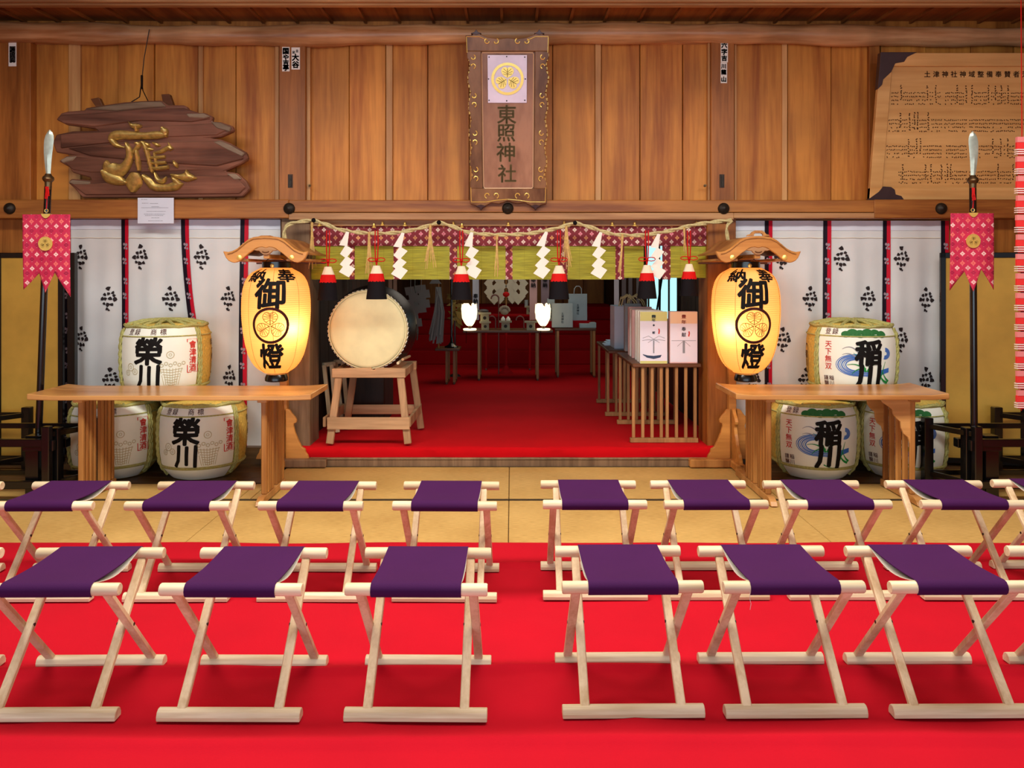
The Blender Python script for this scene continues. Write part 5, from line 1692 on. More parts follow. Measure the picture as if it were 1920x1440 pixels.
for a, b in (((875, 70), (899, 70)), ((875, 70), (876, 100)), ((1028, 70), (1004, 70)), ((1028, 70), (1027, 100)), ((884, 379), (912, 379)), ((1022, 379), (994, 379)), ((899, 70), (915, 77)), ((1004, 70), (988, 77)), ((912, 379), (930, 376)), ((994, 379), (974, 376)), ((930, 376), (952, 374)), ((974, 376), (952, 374)), ((883, 352), (884, 379)), ((1023, 352), (1022, 379))):
    mb.tube([PV(a[0], a[1], -.017), PV(b[0], b[1], -.017)], .0028, 5)
stuff(mb.build('gilt_lines', gold_bright, pv))
for x0, y0, s in ((893, 64, -1), (1011, 64, -1), (902, 387, 1), (1004, 387, 1)):
    vslab([(x0 - 10, y0), (x0 - 3, y0 + s * 3), (x0, y0 + s * 8), (x0 + 3, y0 + s * 3), (x0 + 10, y0), (x0, y0 - s * 3)], -.02, .02, 'corner_fitting', bronze_dark, bev=.002)
write(MB(), [('東', 950, -214, 38), ('照', 949, -248, 36), ('神', 949, -285, 38), ('社', 951, -325, 36)], lambda u, v: PV(u, -v, .0105), .02).build('worn_lettering', MATS.get('worn_green') or plain('worn_green', '#6a5a34', .6), pv)
pc = thing('crest_photo', 'white plastic sheet with painted lilac glare and a gold crest pinned on the upright plaque', 'picture', tuple(PV(950, 150)))
MB().prism([(914, 103), (988, 103), (987.5, 192.5), (915, 192.5)], lambda u, v, k: PV(u, v, .008 if k else .003)).build('sheet', sheet_glare_lilac, pc)
mb = MB()
CF = lambda d: (lambda u, v: PV(u, -v, d))
crest(mb, 951.5, -148, 30.5, CF(-.002), 0, 0, 1, .17, lift=CF(-.004))
mb.build('gold_crest', [gold_bright, MATS.get('crest_vein') or plain('crest_vein', '#8a7a3a', .6)], pc, fix=False)
mb = MB()
for x, y in ((917, 107), (950, 106), (984, 107), (916, 148), (985, 148), (917, 188), (950, 189), (984, 188)):
    mb.add([PV(x + 1.3 * math.cos(a), y + 1.3 * math.sin(a), .001) for a in [k * PI / 4 for k in range(8)]], [tuple(range(8))])
mb.build('pins', iron, pc)

# donors' name board, right
def PN(px, py, k=0.0):
    return on_plane(px, py, 5.935, 375, 100, 0.185, k)
def PNx(wx, py, k=0.0):
    p = PN(960, py, k)
    p.x = wx
    return p
pn = thing('name_board', 'wide light wooden board of brush written donor names on the right ledge', 'board', tuple(PN(1800, 375)))
WX0, WX1 = 2.737, 5.1
def nslab(x0, x1, y0, y1, k0, k1, name, m, parent=pn, bev=.004):
    return MB().prism([(x0, y0), (x1, y0), (x1, y1), (x0, y1)], lambda u, v, k: PNx(u, v, k1 if k else k0)).build(name, m, parent, bevel=bev)
nslab(WX0 + .09, WX1 - .09, 124, 353, .004, .03, 'panel', board_wood)
nslab(WX0, WX0 + .094, 100, 375, -.012, .03, 'frame_side', board_wood)
nslab(WX1 - .094, WX1, 100, 375, -.012, .03, 'frame_side', board_wood)
nslab(WX0, WX1, 100, 125, -.014, .03, 'frame_rail', board_wood)
nslab(WX0, WX1, 352, 375, -.014, .03, 'frame_rail', board_wood)
w0 = WX0 - .004
MB().prism([(w0, 99), (w0 + .27, 99), (w0 + .20, 108), (w0 + .18, 117), (w0 + .115, 120), (w0 + .09, 136), (w0 + .035, 150), (w0 + .03, 160), (w0, 168)], lambda u, v, k: PNx(u, v, .032 if k else -.019)).build('corner_fitting', bronze_dark, pn, bevel=.002)
MB().prism([(w0, 376), (w0 + .27, 376), (w0 + .245, 368), (w0 + .20, 365), (w0 + .19, 356), (w0 + .16, 351), (w0 + .10, 350), (w0 + .07, 360), (w0, 373)], lambda u, v, k: PNx(u, v, .032 if k else -.019)).build('corner_fitting', bronze_dark, pn, bevel=.002)
write(MB(), line('土津神社神域整備奉賛者芳名', 1739, -139, 12.5, 16.7), lambda u, v: PN(u, -v, .0025), .02).build('title_lettering', ink_brown, pn)
mb = MB()
RR = random.Random(11)
def mark(x, y, w, h):
    for _ in range(2):
        dx, dy = RR.uniform(-.3, .3) * w, RR.uniform(-.3, .3) * h
        mb.add([PN(x + dx - w * .4, y + dy, .0025), PN(x + dx, y + dy - h * .25, .0025), PN(x + dx + w * .4, y + dy, .0025), PN(x + dx, y + dy + h * .3, .0025)], [(0, 1, 2, 3)])
for rx0, y0, talls in ((1673, 174, (1690, 1739, 1755, 1795, 1812, 1823, 1854, 1867, 1878, 1891, 1925, 1940)), (1668, 225, (1689, 1706, 1715, 1721, 1741, 1960)), (1664, 274, (1704, 1719, 1726, 1862, 1877, 1890, 1930)), (1686, 322, (1693, 1736, 1746, 1766, 1777, 1783, 1872, 1900))):
    gaps = [(x - 3, x + 3) for x in talls]
    for row in range(4):
        x = rx0
        while x < 2090:
            if not any(a < x < b for a, b in gaps) and (row < 2 or RR.random() < .72) and not (1766 < x < 1772 or 1812 < x < 1817):
                mark(x, y0 + row * 6.9, 3.0, 3.6)
            x += 3.6
    for x in talls:
        for k in range(7 + int(RR.random() * 2)):
            mark(x, y0 - 13 + k * 4.4, 3.4, 4.6)
stuff(mb.build('name_lines', ink_brown, pn))

# votive name stickers on the posts
def sticker(x0, x1, y0, y1, label, items, Y=5.94, inv=None):
    t = thing('name_sticker', label, 'sticker', tuple(at((x0 + x1) / 2, y1, Y)))
    MB().box(X(x0, Y), X(x1, Y), Y - .0025, Y - .0003, Z(y1, Y), Z(y0, Y)).build('paper_slip', kami_white, t, bevel=.001)
    if inv: MB().box(X(inv[0], Y), X(inv[1], Y), Y - .0032, Y - .0024, Z(inv[3], Y), Z(inv[2], Y)).build('black_field', ink, t)
    write(MB(), [(c, u, -v, s) for c, u, v, s in items], lambda u, v: at(u, -v, Y - .004), .05).build('lettering', ink if not inv else MATS.get('sticker_grey') or plain('sticker_grey', '#8f8884', .7), t)
    return t
sticker(529.0, 543.2, 88, 134, 'left of the pair of white name stickers on the left post', [('国', 535.8, 95.5, 12.5), ('や', 536, 107.5, 12), ('吉', 536, 117.5, 11.5), ('亭', 536, 127, 12)])
sticker(546.5, 562.5, 89, 130.5, 'right of the pair of white name stickers on the left post', [('足', 550.5, 98, 5.5), ('立', 557, 95.5, 5.5), ('大', 554, 107.5, 13.5), ('谷', 554.2, 121, 13.5)])
sticker(1351.2, 1364.8, 76, 117, 'upper white name sticker on the right post', [('六', 1358, 84.5, 11.5), ('字', 1358, 97, 11.5), ('吉', 1358, 109, 11)])
sticker(1351.0, 1363.2, 117.3, 156, 'lower white name sticker on the right post', [('川', 1357, 124, 9.5), ('龍', 1357, 135, 10), ('山', 1357, 148.5, 10.5)])
sticker(16.2, 31, 80, 124.5, 'dark faced name sticker on the far left post', [('源', 23, 93, 11), ('氏', 23, 103, 11), ('安', 23, 113, 10)], inv=(18.2, 29.4, 87, 117))

# red and white streamers at the right edge
st = thing('prayer_streamer', 'red and white striped hanging paper streamer at the right photo edge', 'streamer', tuple(at(1926, 740, 4.7)))
SY = 4.7
pink_fold = plain('pink_fold', '#e08484', .7)
for c in range(2):
    x0 = 1907 + c * 21
    y = 256
    while y < 736:
        w0, w1 = X(x0 - 1, SY), X(x0 + 18, SY)
        tl = R.uniform(-.003, .003)
        MB().box(w0 + tl, w1 + tl, SY - .01, SY + .01, Z(y + 11, SY), Z(y + 1, SY)).build('pink_fold', pink_fold, st)
        MB().box(w0 - .002, w1 + .002, SY - .008, SY + .008, Z(y + 23, SY), Z(y + 11, SY)).build('red_fold', streamer_red, st)
        for k in range(3):
            MB().box(w0 - .006, w1 + .004, SY - .013, SY + .013, Z(y + 25.6 + k * 4, SY), Z(y + 23.8 + k * 4, SY)).build('white_fold', streamer_white, st)
            MB().box(w0 + .01, w1 - .01, SY - .004, SY + .004, Z(y + 27.8 + k * 4, SY), Z(y + 25.6 + k * 4, SY)).build('red_core', streamer_red, st)
        y += 36.5
MB().tube([at(1916, 740, SY), at(1915, 770, SY + .02)], .003, 5).tube([at(1916, 258, SY), at(1914, -60, SY)], .003, 5).tube([at(1937, 258, SY), at(1937, -60, SY)], .003, 5).build('hanging_string', red_cord, st)

# ================================================================ DRUM AND ITS STAND
FZ = .137
dc = at(689, 619, 6.02)
dr = thing('taiko_drum', 'big barrel drum with a cream skin lying on a pale wooden stand', 'drum', (dc.x, 6.25, .72))
rot = Matrix.Rotation(PI / 2, 3, 'X')
MB().lathe([(0, 0.012), (.15, .012), (.270, .010), (.289, .004), (.296, -.006)], 56, dc, rot).build('skin', drumskin, dr, smooth=True)
def bodyprof():
    return [(.296, -.004), (.306, -.012), (.312, -.03), (.330, -.10), (.345, -.20), (.350, -.27), (.345, -.34), (.330, -.44), (.312, -.51), (.306, -.53), (.296, -.54), (0, -.54)]
MB().lathe(bodyprof(), 56, dc, rot).build('body', drum_body, dr, smooth=True)
MB().lathe([(.296, .002), (.304, .0), (.309, -.010), (.314, -.030), (.308, -.031), (.298, -.010)], 56, dc, rot).build('skin_rim', drumskin, dr, smooth=True)
mb = MB()
for k in range(64):
    a = 2 * PI * k / 64
    for (rr, yy) in ((.318, .040),):
        a2 = a + (PI / 64 if yy > .03 else 0)
        mb.ball(dc + Vector((rr * math.cos(a2), yy, rr * math.sin(a2))), .0085, 4)
stuff(mb.build('studs', iron, dr, smooth=True))
mb = MB()
for k in range(56):
    a, b = 2 * PI * k / 56, 2 * PI * (k + .55) / 56
    mb.tube([dc + Vector((.3115 * math.cos(a), .012, .3115 * math.sin(a))), dc + Vector((.316 * math.cos(b), .026, .316 * math.sin(b)))], .003, 5)
stuff(mb.build('lacing', paper, dr))
MB().tube([dc + Vector((.352, .27, .03)), dc + Vector((.362, .268, -.02)), dc + Vector((.352, .27, -.10))], .006, 6).build('ring_handle', iron, dr, smooth=True)

ds = thing('drum_stand', 'rough pale timber stand with splayed legs under the big drum', 'stand', (-1.10, 6.2, FZ))
def P3(px, py, Y): return at(px, py, Y)
fy, by = 5.965, 6.47
zt = .724
def beam(p, q, w, h, name, m, up=(0, 0, 1)): MB().bar(p, q, w, h, up).build(name, m, ds, bevel=.004)
xl, xr = X(622, fy), X(760, fy)
# front beam with a cut-out for the drum
MB().xz([(xl, zt - .07), (xr, zt - .07), (xr, zt), (xr - .10, zt + .002), (xr - .23, zt + .004), (xr - .24, zt - .012), (xl + .31, zt - .012), (xl + .30, zt + .004), (xl + .13, zt + .002), (xl + .11, zt - .0), (xl, zt - .002)], fy, fy + .05).build('front_beam', drum_wood, ds, bevel=.004)
MB().box(xl + .02, xr + .02, by, by + .05, zt - .07, zt).build('rear_beam', drum_wood, ds, bevel=.004)
for (a, b) in ((xl + .01, xl + .06), (xr - .05, xr + .0)):
    MB().box(a, b, fy + .05, by, zt - .07, zt - .005).build('side_beam', drum_wood_z, ds, bevel=.004)
lw = .055
for (t0, b0, y0, y1) in ((X(634, fy), X(620, fy), fy + .03, fy - .03), (X(750, fy), X(766, fy), fy + .03, fy - .03), (X(634, fy) + .02, X(620, fy) + .0, by + .02, by + .06), (X(750, fy) + .03, X(766, fy) + .03, by + .02, by + .06)):
    MB().bar((t0, y0, zt - .06), (b0, y1, FZ + .015), lw, .035, up=(0, 1, 0)).build('leg', drum_wood_z, ds, bevel=.004)
zr = Z(793, fy - .03)
MB().box(X(613.5, fy - .05), X(768, fy - .05), fy - .058, fy - .036, zr - .046, zr + .046).build('front_rail', drum_wood, ds, bevel=.003)
MB().box(X(613.5, fy) - .0, X(768, fy) + .02, by + .055, by + .075, zr - .04, zr + .04).build('rear_rail', drum_wood, ds, bevel=.003)
for x0 in (X(612, fy) - .005, X(768, fy) + .004):
    MB().bar((x0, fy - .05, zr + .01), (x0 + .01, by + .08, zr + .01), .022, .075).build('side_rail', drum_wood_z, ds, bevel=.003)
sk = MB().tube([at(746, 681, 5.98), at(752, 676, 6.15)], .011, 10)
tag(sk.build('drumstick', pale_wood, None, smooth=True), 'round ended wooden drumstick lying on the drum stand at right, lower one', 'drumstick', 'drumsticks')
sk = MB().tube([at(755, 674, 6.02), at(768, 668, 6.3)], .011, 10)
tag(sk.build('drumstick', drum_wood, None, smooth=True), 'round ended wooden drumstick lying on the drum stand at right, upper one', 'drumstick', 'drumsticks')

# folded stools leaning by the left sanctuary wall
def folded(dx, label, dy=0.0):
    t = thing('folded_stool', label, 'stool', (-1.50 + dx, 6.4, FZ), 'folded stools leaning in the sanctuary')
    for k, (x0, x1) in enumerate(((0, .075), (.055, .12))):
        MB().bar((-1.56 + dx + x0, 6.42 + dy + k * .03, .70), (-1.56 + dx + x1, 6.36 + dy + k * .03, FZ + .01), .034, .022, up=(0, 1, 0)).build('leg', pale_wood_z, t, bevel=.003)
    MB().bar((-1.57 + dx, 6.43 + dy, .70), (-1.50 + dx, 6.53 + dy, .70), .035, .035).build('rail', pale_wood, t, bevel=.004)
    return t
folded(0, 'pale folded stool leaning upright between the left post and the drum stand')
folded(.05, 'pale folded stool leaning upright behind the left leg of the drum stand', .20)
MB_ = MB().box(-1.60, -1.12, 6.80, 7.3, FZ, .62)
tag(MB_.build('storage_chest', dark_wood, None, bevel=.01), 'dark wooden chest standing behind the drum stand', 'chest')

# ================================================================ SLATTED TABLES ON THE RIGHT OF THE SANCTUARY
def long_table(x0, x1, y0, y1, zt, frames, label, front=False):
    t = thing('slatted_table', label, 'table', ((x0 + x1) / 2, (y0 + y1) / 2, FZ))
    MB().box(x0, x1, y0, y1, zt - .030, zt).build('table_top', brown_wood, t, bevel=.006)
    for k, y in enumerate(frames):
        n = 4
        halves = [(x0 - .0, x0 + (x1 - x0) * .47), (x0 + (x1 - x0) * .49, x1 - .02)]
        for (a, b) in halves:
            if k and a > x0 + .1: pass
            MB().box(a - .015, b - .0, y - .02, y + .02, FZ, FZ + .036).build('foot_bar', slat_wood, t, bevel=.004)
            for i in range(n):
                xx = a + .012 + (b - a - .035) * i / (n - 1)
                MB().box(xx - .011, xx + .013, y - .011, y + .011, FZ + .036, zt - .030).build('slat', slat_wood, t, bevel=.003)
    return t
long_table(.938, 1.475, 6.02, 6.90, .757, (6.055, 6.80), 'brown topped table on slatted legs nearest the right opening post')
long_table(.880, 1.44, 7.08, 8.05, .757, (7.19, 7.93), 'brown topped table on slatted legs farther in along the right wall')

# tall gift envelopes boxes on the near table
def gift(x0, w, y, dpt, h, label, style, z0=.757):
    t = thing('gift_box', label, 'box', (x0 + w / 2, y + dpt / 2, z0), 'tall gift boxes on the near slatted table')
    side = {'y': paper, 'p': pink_paper, 'w': paper, 'b': paper_cool}[style[0]]
    MB().box(x0, x0 + w, y, y + dpt, z0, z0 + h).build('carton', side, t, bevel=.003)
    if style in ('yf', 'pf'):
        yy = y - .0012
        def fm(u, v): return Vector((x0 + w * u, yy - .0012, z0 + h * v))
        MB().box(x0 + .002, x0 + w - .002, yy, y, z0 + .01, z0 + h - .004).build('wrapper', mauve_paper, t)
        c = MB()
        if style == 'yf':
            MB().add([fm(0.01, .995) , fm(.99, .995), fm(.99, .82), fm(.01, .82)], [(0, 1, 2, 3)]).build('top_band', yellow_paper, t)
            MB().add([fm(0.01, .05), fm(.99, .05), fm(.99, .0), fm(.01, .0)], [(0, 1, 2, 3)]).build('bottom_band', yellow_paper, t)
        else:
            MB().add([fm(0.01, .995), fm(.99, .995), fm(.99, .77), fm(.01, .77)], [(0, 1, 2, 3)]).build('top_band', peach_paper, t)
        f2 = lambda u, v: Vector((x0 + w * .5 + u, yy - .0022, z0 + h * v))
        f3 = lambda u, v: Vector((x0 + w * .5 + u, yy - .0022, z0 + v))
        if style == 'yf':
            write(MB(), [('豊', 0, .905 * h, .040), ('年', 0, .835 * h, .034)], f3, .02, sy=.7).build('blue_lettering', ink_navy, t)
            write(MB(), [('奉', 0, .735 * h, .018), ('献', 0, .595 * h, .022)], f3, .02).build('grey_lettering', ink_navy, t)
            stroke(c, [(.040, .67 * h), (.043, .63 * h), (.040, .57 * h)], .010, f3)
            c.build('red_seal', ink_red, t)
            c = MB()
            stroke(c, [(-.085, .175 * h), (-.05, .135 * h), (0, .118 * h), (.05, .14 * h), (.06, .165 * h)], [.004, .018, .024, .018, .002], f3)
            c.build('blue_sweep', ink_navy, t)
        else:
            write(MB(), [('豊', 0, .905 * h, .040), ('年', 0, .80 * h, .040)], f3, .02, sy=.8).build('red_lettering', ink_red, t)
            write(MB(), [('奉', 0, .665 * h, .036), ('献', 0, .555 * h, .036)], f3, .01).build('grey_lettering', ink_maroon, t)
            stroke(c, [(.040, .62 * h), (.043, .58 * h), (.038, .52 * h)], .010, f3)
            c.build('red_seal', ink_red, t)
        c = MB()
        for s in (-1, 1):
            if style == 'yf':
                stroke(c, [(0, .47 * h), (s * .04, .53 * h), (s * .085, .49 * h)], .003, f3)
                stroke(c, [(0, .45 * h), (s * .045, .46 * h), (s * .09, .44 * h)], .003, f3)
                stroke(c, [(0, .47 * h), (s * .045, .40 * h)], .003, f3)
            else:
                stroke(c, [(0, .44 * h), (s * .095, .44 * h)], .003, f3)
                stroke(c, [(s * .01, .42 * h), (s * .05, .33 * h)], .003, f3)
        stroke(c, [(0, .44 * h), (0, .2 * h)], .010 if style == 'yf' else .018, f3)
        c.build('cord_print', ink_grey, t)
    return t
gift(.998, .215, 6.035, .050, .405, 'white gift box with a yellow top band at the front of the near table', 'yf')
gift(1.232, .216, 6.035, .080, .405, 'white gift box with a peach top band and red lettering on the near table', 'pf')
for i, (st_, dx) in enumerate((('w', 0), ('y', .004), ('p', -.004), ('w', .0), ('p', .006))):
    gift(1.000 + dx, .20, 6.150 + i * .13, .050, .405 + (.01 if i == 4 else 0), ('second', 'third', 'fourth', 'fifth', 'sixth')[i] + ' upright gift box in the row receding behind the yellow banded one', st_)
gift(.955, .110, 7.22, .30, .40, 'pale blue upright box on the far slatted table', 'b')
mb = MB()
for k in range(12):
    w = R.uniform(-.05, .05)
    mb.tube([(1.09 + w - .07, 7.02 + k * .004, 1.165), (1.09 + w - .06, 7.02, 1.22 + R.uniform(0, .03)), (1.09 + w, 7.02, 1.25 + R.uniform(0, .03)), (1.09 + w + .06, 7.02, 1.21), (1.09 + w + .08, 7.02 + k * .003, 1.165)], .004, 5)
# pale cords on the sixth box
for i, (px, py, dy) in enumerate(((1127, 638, 0), (1137, 632, .12), (1131, 629, .22))):
    tag(MB().box(.90 + i * .03, 1.03 + i * .02, 7.55 + dy, 7.72 + dy, .757 + 0, .757 + .012 + .008 * i).build('paper_packet', paper_cool, None, bevel=.002),
        ('nearest', 'middle', 'farthest')[i] + ' small white paper packet on the far slatted table', 'packet', 'paper packets on the far table')
cc = MB()
cc.v, cc.f, cc.m = mb.v, mb.f, mb.m
ctop = thing('cord_bundle', 'loose bundle of pale twisted cords standing behind the row of gift boxes', 'cord', (1.09, 7.02, .757))
cc.build('cords', rope_mat, ctop, smooth=True)
MB().tube([(1.02, 7.02, 1.17), (1.10, 7.02, 1.17), (1.17, 7.02, 1.17)], .02, 8).box(1.02, 1.17, 6.98, 7.06, .757, 1.17).build('wrapped_base', paper_grey, ctop, bevel=.004)
# hanging prayer strips on the right
for i, (px, w, m_) in enumerate(((1156, 9, 0), (1170, 8, 1), (1182, 7, 1), (1196, 6, 1))):
    Y = 8.6
    sft = .012 * i
    tag(MB().sheet(lambda a, b: (X(px, Y) + (a - .5) * w * Y / F, Y + .01 * math.sin(b * 5 + i), Z(588, Y) + (2.598 - Z(588, Y)) * b), 2, 10).build('hanging_strip', [pink_paper, plain('brown_strip', '#6e4a44', .8) if 'brown_strip' not in MATS else MATS['brown_strip']][m_], None, smooth=True),
        ('broad pale pink', 'narrow brown second', 'narrow brown third', 'thin brown rightmost')[i] + ' cloth strip hanging by the right sanctuary window', 'strip', 'hanging strips by the window')
# easel silhouette before the window
ea = thing('easel', 'thin black easel standing in front of the sanctuary window', 'easel', (1.40, 7.9, FZ))
for (a, b) in (((1243, 510), (1228, 585)), ((1238, 510), (1237, 585)), ((1216, 560), (1216, 585))):
    Y = 7.6
    p, q = at(a[0], a[1], Y), at(b[0], b[1], Y)
    d = (q - p)
    q = p + d * ((p.z - FZ) / (p.z - q.z)) if abs(d.z) > 1e-3 else q
    if q.x < .95: q.x = .95
    MB().bar(p, Vector((max(1.27, min(q.x, 1.55)), q.y, FZ)), .016, .016).build('leg', lacquer, ea)

# ================================================================ ALTAR AND ITS OFFERINGS
def small_table(x0, x1, y0, y1, zt, label, name='altar_table', lx=None, m=None):
    t = thing(name, label, 'table', ((x0 + x1) / 2, (y0 + y1) / 2, FZ))
    m = m or brown_wood
    MB().box(x0, x1, y0, y1, zt - .028, zt).build('table_top', m, t, bevel=.005)
    lx = lx or (x0 + .05, x1 - .05)
    for x in lx:
        for y in (y0 + .03, y1 - .04):
            MB().box(x - .016, x + .016, y - .016, y + .016, FZ + .02, zt - .028).build('leg', table_leg_wood if m is brown_wood else m, t, bevel=.003)
        MB().box(x - .012, x + .012, y0 + .0, y1 - .0, FZ, FZ + .022).build('foot_bar', brown_wood, t, bevel=.003)
    return t
small_table(X(868, 9.6), X(1037, 9.6), 9.58, 10.05, .757, 'narrow brown altar table carrying the lamps and offering boxes', lx=(X(898, 9.6), X(1008, 9.6)))
small_table(X(1040, 9.9), X(1118, 9.9), 9.88, 10.3, .762, 'plain brown table right of the altar table holding paper bags', lx=(X(1046, 9.9), X(1114, 9.9)))
small_table(X(816, 9.3), X(862, 9.3), 9.25, 9.6, Z(653, 9.3), 'low grey stand left of the altar under the black pole', name='side_stand', lx=(X(838, 9.3), X(852, 9.3)))
small_table(X(905, 10.7), X(1000, 10.7), 10.62, 10.9, .90, 'rear red draped altar shelf behind the offering boxes', name='rear_shelf', m=red_cloth)
def sanbo(px, Y, z0, label, s=1.0):
    x = X(px, Y)
    t = thing('offering_box', label, 'offering stand', (x, Y, z0), 'pierced wooden offering boxes on the altar')
    w, h = .052 * s, .095 * s
    o = MB().box(x - w, x + w, Y - w, Y + w, z0, z0 + h).build('box_base', MATS.get('hinoki') or plain('hinoki', '#a8a080', .6, var=.05), t, bevel=.003)
    ring = MB().xz([(x + a, z0 + h * .52 + b) for a, b in circle(0, 0, .021 * s, 16)], Y - w - .002, Y - w + .001)
    ring.build('pierced_hole', dark_wood, t)
    MB().box(x - w * 1.5, x + w * 1.5, Y - w * 1.4, Y + w * 1.4, z0 + h, z0 + h + .010).box(x - w * 1.5, x + w * 1.5, Y - w * 1.45, Y - w * 1.35, z0 + h, z0 + h + .026).build('tray', MATS['hinoki'], t, bevel=.002)
    return t
sanbo(910, 9.72, .757, 'pierced offering box at the left of the altar table', .9)
sanbo(948, 9.70, .757, 'pierced offering box at the centre of the altar table')
sanbo(995, 9.68, .757, 'pierced offering box at the right of the altar table')
sanbo(909, 9.75, .757 + .10, 'pierced offering box stacked on the left one', 1.0)
sanbo(994, 10.74, .90, 'pierced offering box on the rear red shelf', 1.0)
# jars on the middle offering box
for i, dx in enumerate((-.032, .032)):
    tag(MB().lathe([(0, 0), (.022, 0), (.028, .02), (.024, .04), (.012, .05), (.010, .062), (0, .062)], 14, (X(948, 9.7) + dx, 9.7, .757 + .107)).build('sake_jar', paper, None, smooth=True), ('left', 'right')[i] + ' small white jar on the centre offering box', 'jar', 'white jars on the centre box')
mb = MB()
for k in range(9):
    a = PI * k / 8
    mb.ball((X(946, 9.7) + .055 * math.cos(a), 9.75, 1.0 + .045 * math.sin(a)), .020, 5)
mb.ball((X(946, 9.7), 9.76, .985), .055, 7, sy=.6, sz=.8)
tag(mb.build('rice_cake', plain('dull_rice', '#9a8d78', .7), None, smooth=True), 'rounded grey beige rice cake offering above the centre box', 'offering')
tag(MB().ball((X(906, 9.7), 9.75, .757 + .10 + .135), .05, 6, sx=1.4, sz=.5).build('dried_fish', plain('dark_fish', '#3a3436', .5), None, smooth=True), 'dark oval dried offering on the left stacked box', 'offering')
tag(MB().tube([(X(1007 - 20, 10.7), 10.70, .90 + .11), (X(987, 10.7), 10.70, 1.10)], [.026, .026], 12).build('votive_candle', paper_grey, None, smooth=True), 'pale cylindrical container on the rear shelf box', 'container')
# little curled bronze ornaments
for i, (px, py, Y) in enumerate(((928, 560, 10.2), (922, 600, 9.9), (975, 600, 9.9))):
    mb = MB()
    c = at(px, py, Y)
    mb.tube([c + Vector((.05 * math.cos(a), 0, .05 * math.sin(a))) for a in [PI * 1.1 * k / 8 - .2 for k in range(9)]], .010, 6)
    mb.tube([c + Vector((.05 * math.cos(-.2), 0, -.01)), Vector((c.x + .05, Y, .757 if Y < 10 else FZ))], .009, 6)
    tag(mb.build('curled_ornament', plain('copper_brown', '#6a3a30', .4, .5) if 'copper_brown' not in MATS else MATS['copper_brown'], None, smooth=True), ('tall curled copper ornament left of the centre box', 'low curled copper ornament beside the left offering box', 'low curled copper ornament beside the right offering box')[i], 'ornament')
# glowing crystal lamps
lampglow = glow('glowing_glass', '#ffe6b4', 1.7)
for i, (px, Y) in enumerate(((881, 9.65), (1019, 9.65))):
    x = X(px, Y)
    t = thing('altar_lamp', ('left', 'right')[i] + ' glowing faceted glass lamp at the end of the altar table', 'lamp', (x, Y, .757), 'glowing lamps on the altar')
    mb = MB()
    n = 10
    prof = [(.035, .055), (.065, .085), (.098, .15), (.112, .22), (.10, .28), (.07, .26), (.05, .20), (.0, .19)]
    vs = []
    for j, (r, z) in enumerate(prof):
        for k in range(n):
            a = 2 * PI * (k + .5 * (j % 2)) / n
            zz = z + (.05 * (k % 2) if j in (3, 4) else 0)
            vs.append((x + r * math.cos(a) * (1 if k % 3 else .85), Y + r * math.sin(a) * .8, .757 + zz))
    mb.add(vs, [(j * n + k, j * n + (k + 1) % n, (j + 1) * n + (k + 1) % n, (j + 1) * n + k) for j in range(len(prof) - 1) for k in range(n)])
    mb.build('glass_bowl', lampglow, t)
    MB().box(x - .09, x - .015 + .01, Y - .03, Y + .03, .757 + .21, .757 + .335).box(x + .02, x + .055, Y - .02, Y + .02, .757 + .22, .757 + .34).build('glass_petals', lampglow, t, bevel=.014)
    MB().lathe([(0, 0), (.075, 0), (.085, .012), (.08, .022), (0, .022)], 18, (x, Y - .01, .757)).build('glass_saucer', lampglow, t, smooth=True)
    MB().lathe([(.02, .022), (.012, .035), (.03, .056), (0, .056)], 12, (x, Y, .757)).build('stem', bronze_dark, t, smooth=True)
    MB().tube([(x - .04, Y - .1, .757), (x - .04, Y - .1, .60)], .003, 4).build('cable', lacquer, t)
# folding paper staff (gohei) of large white zigzags
go = thing('paper_wand', 'large white zigzag paper wand standing behind the altar offerings', 'wand', (X(948, 10.3), 10.3, .90))
Yg = 10.3
def dia(cx, cy, w, h, k): return [at(cx, cy - h, Yg + k), at(cx + w, cy, Yg + k), at(cx, cy + h, Yg + k), at(cx - w, cy, Yg + k)]
mb = MB()
for s in (-1, 1):
    for c in range(3):
        for j in range(6 if c < 2 else 5):
            cx = 949 + s * (9 + c * 11) + s * (2 if j % 2 else -2) * 1.2
            cy = 520 + j * 8.2 + c * 1.5
            if c == 1 and j in (1, 3): continue
            q = dia(cx, cy, 8.2, 9.2, -.004 * j - .01 * c)
            mb.add(q + [p + Vector((0, .002, 0)) for p in q], [(0, 1, 2, 3), (7, 6, 5, 4), (0, 4, 5, 1), (1, 5, 6, 2), (2, 6, 7, 3), (3, 7, 4, 0)])
mb.build('paper_folds', plain('ivory_paper', '#c8bea8', .8), go)
MB().tube([(X(949, Yg), Yg + .03, .90), (X(949, Yg), Yg + .03, Z(505, Yg))], .010, 8).build('stick', table_leg_wood, go)
MB().lathe([(0, 0), (.10, 0), (.05, .04), (.02, .10), (.014, .78), (0, .78)], 12, (X(949, Yg), Yg + .03, FZ)).build('foot', red_cloth, go)
MB().ball(at(949, 552, 10.2), .045, 6, sy=.5, sz=.8).build('red_bow', red_cord, go, smooth=True)
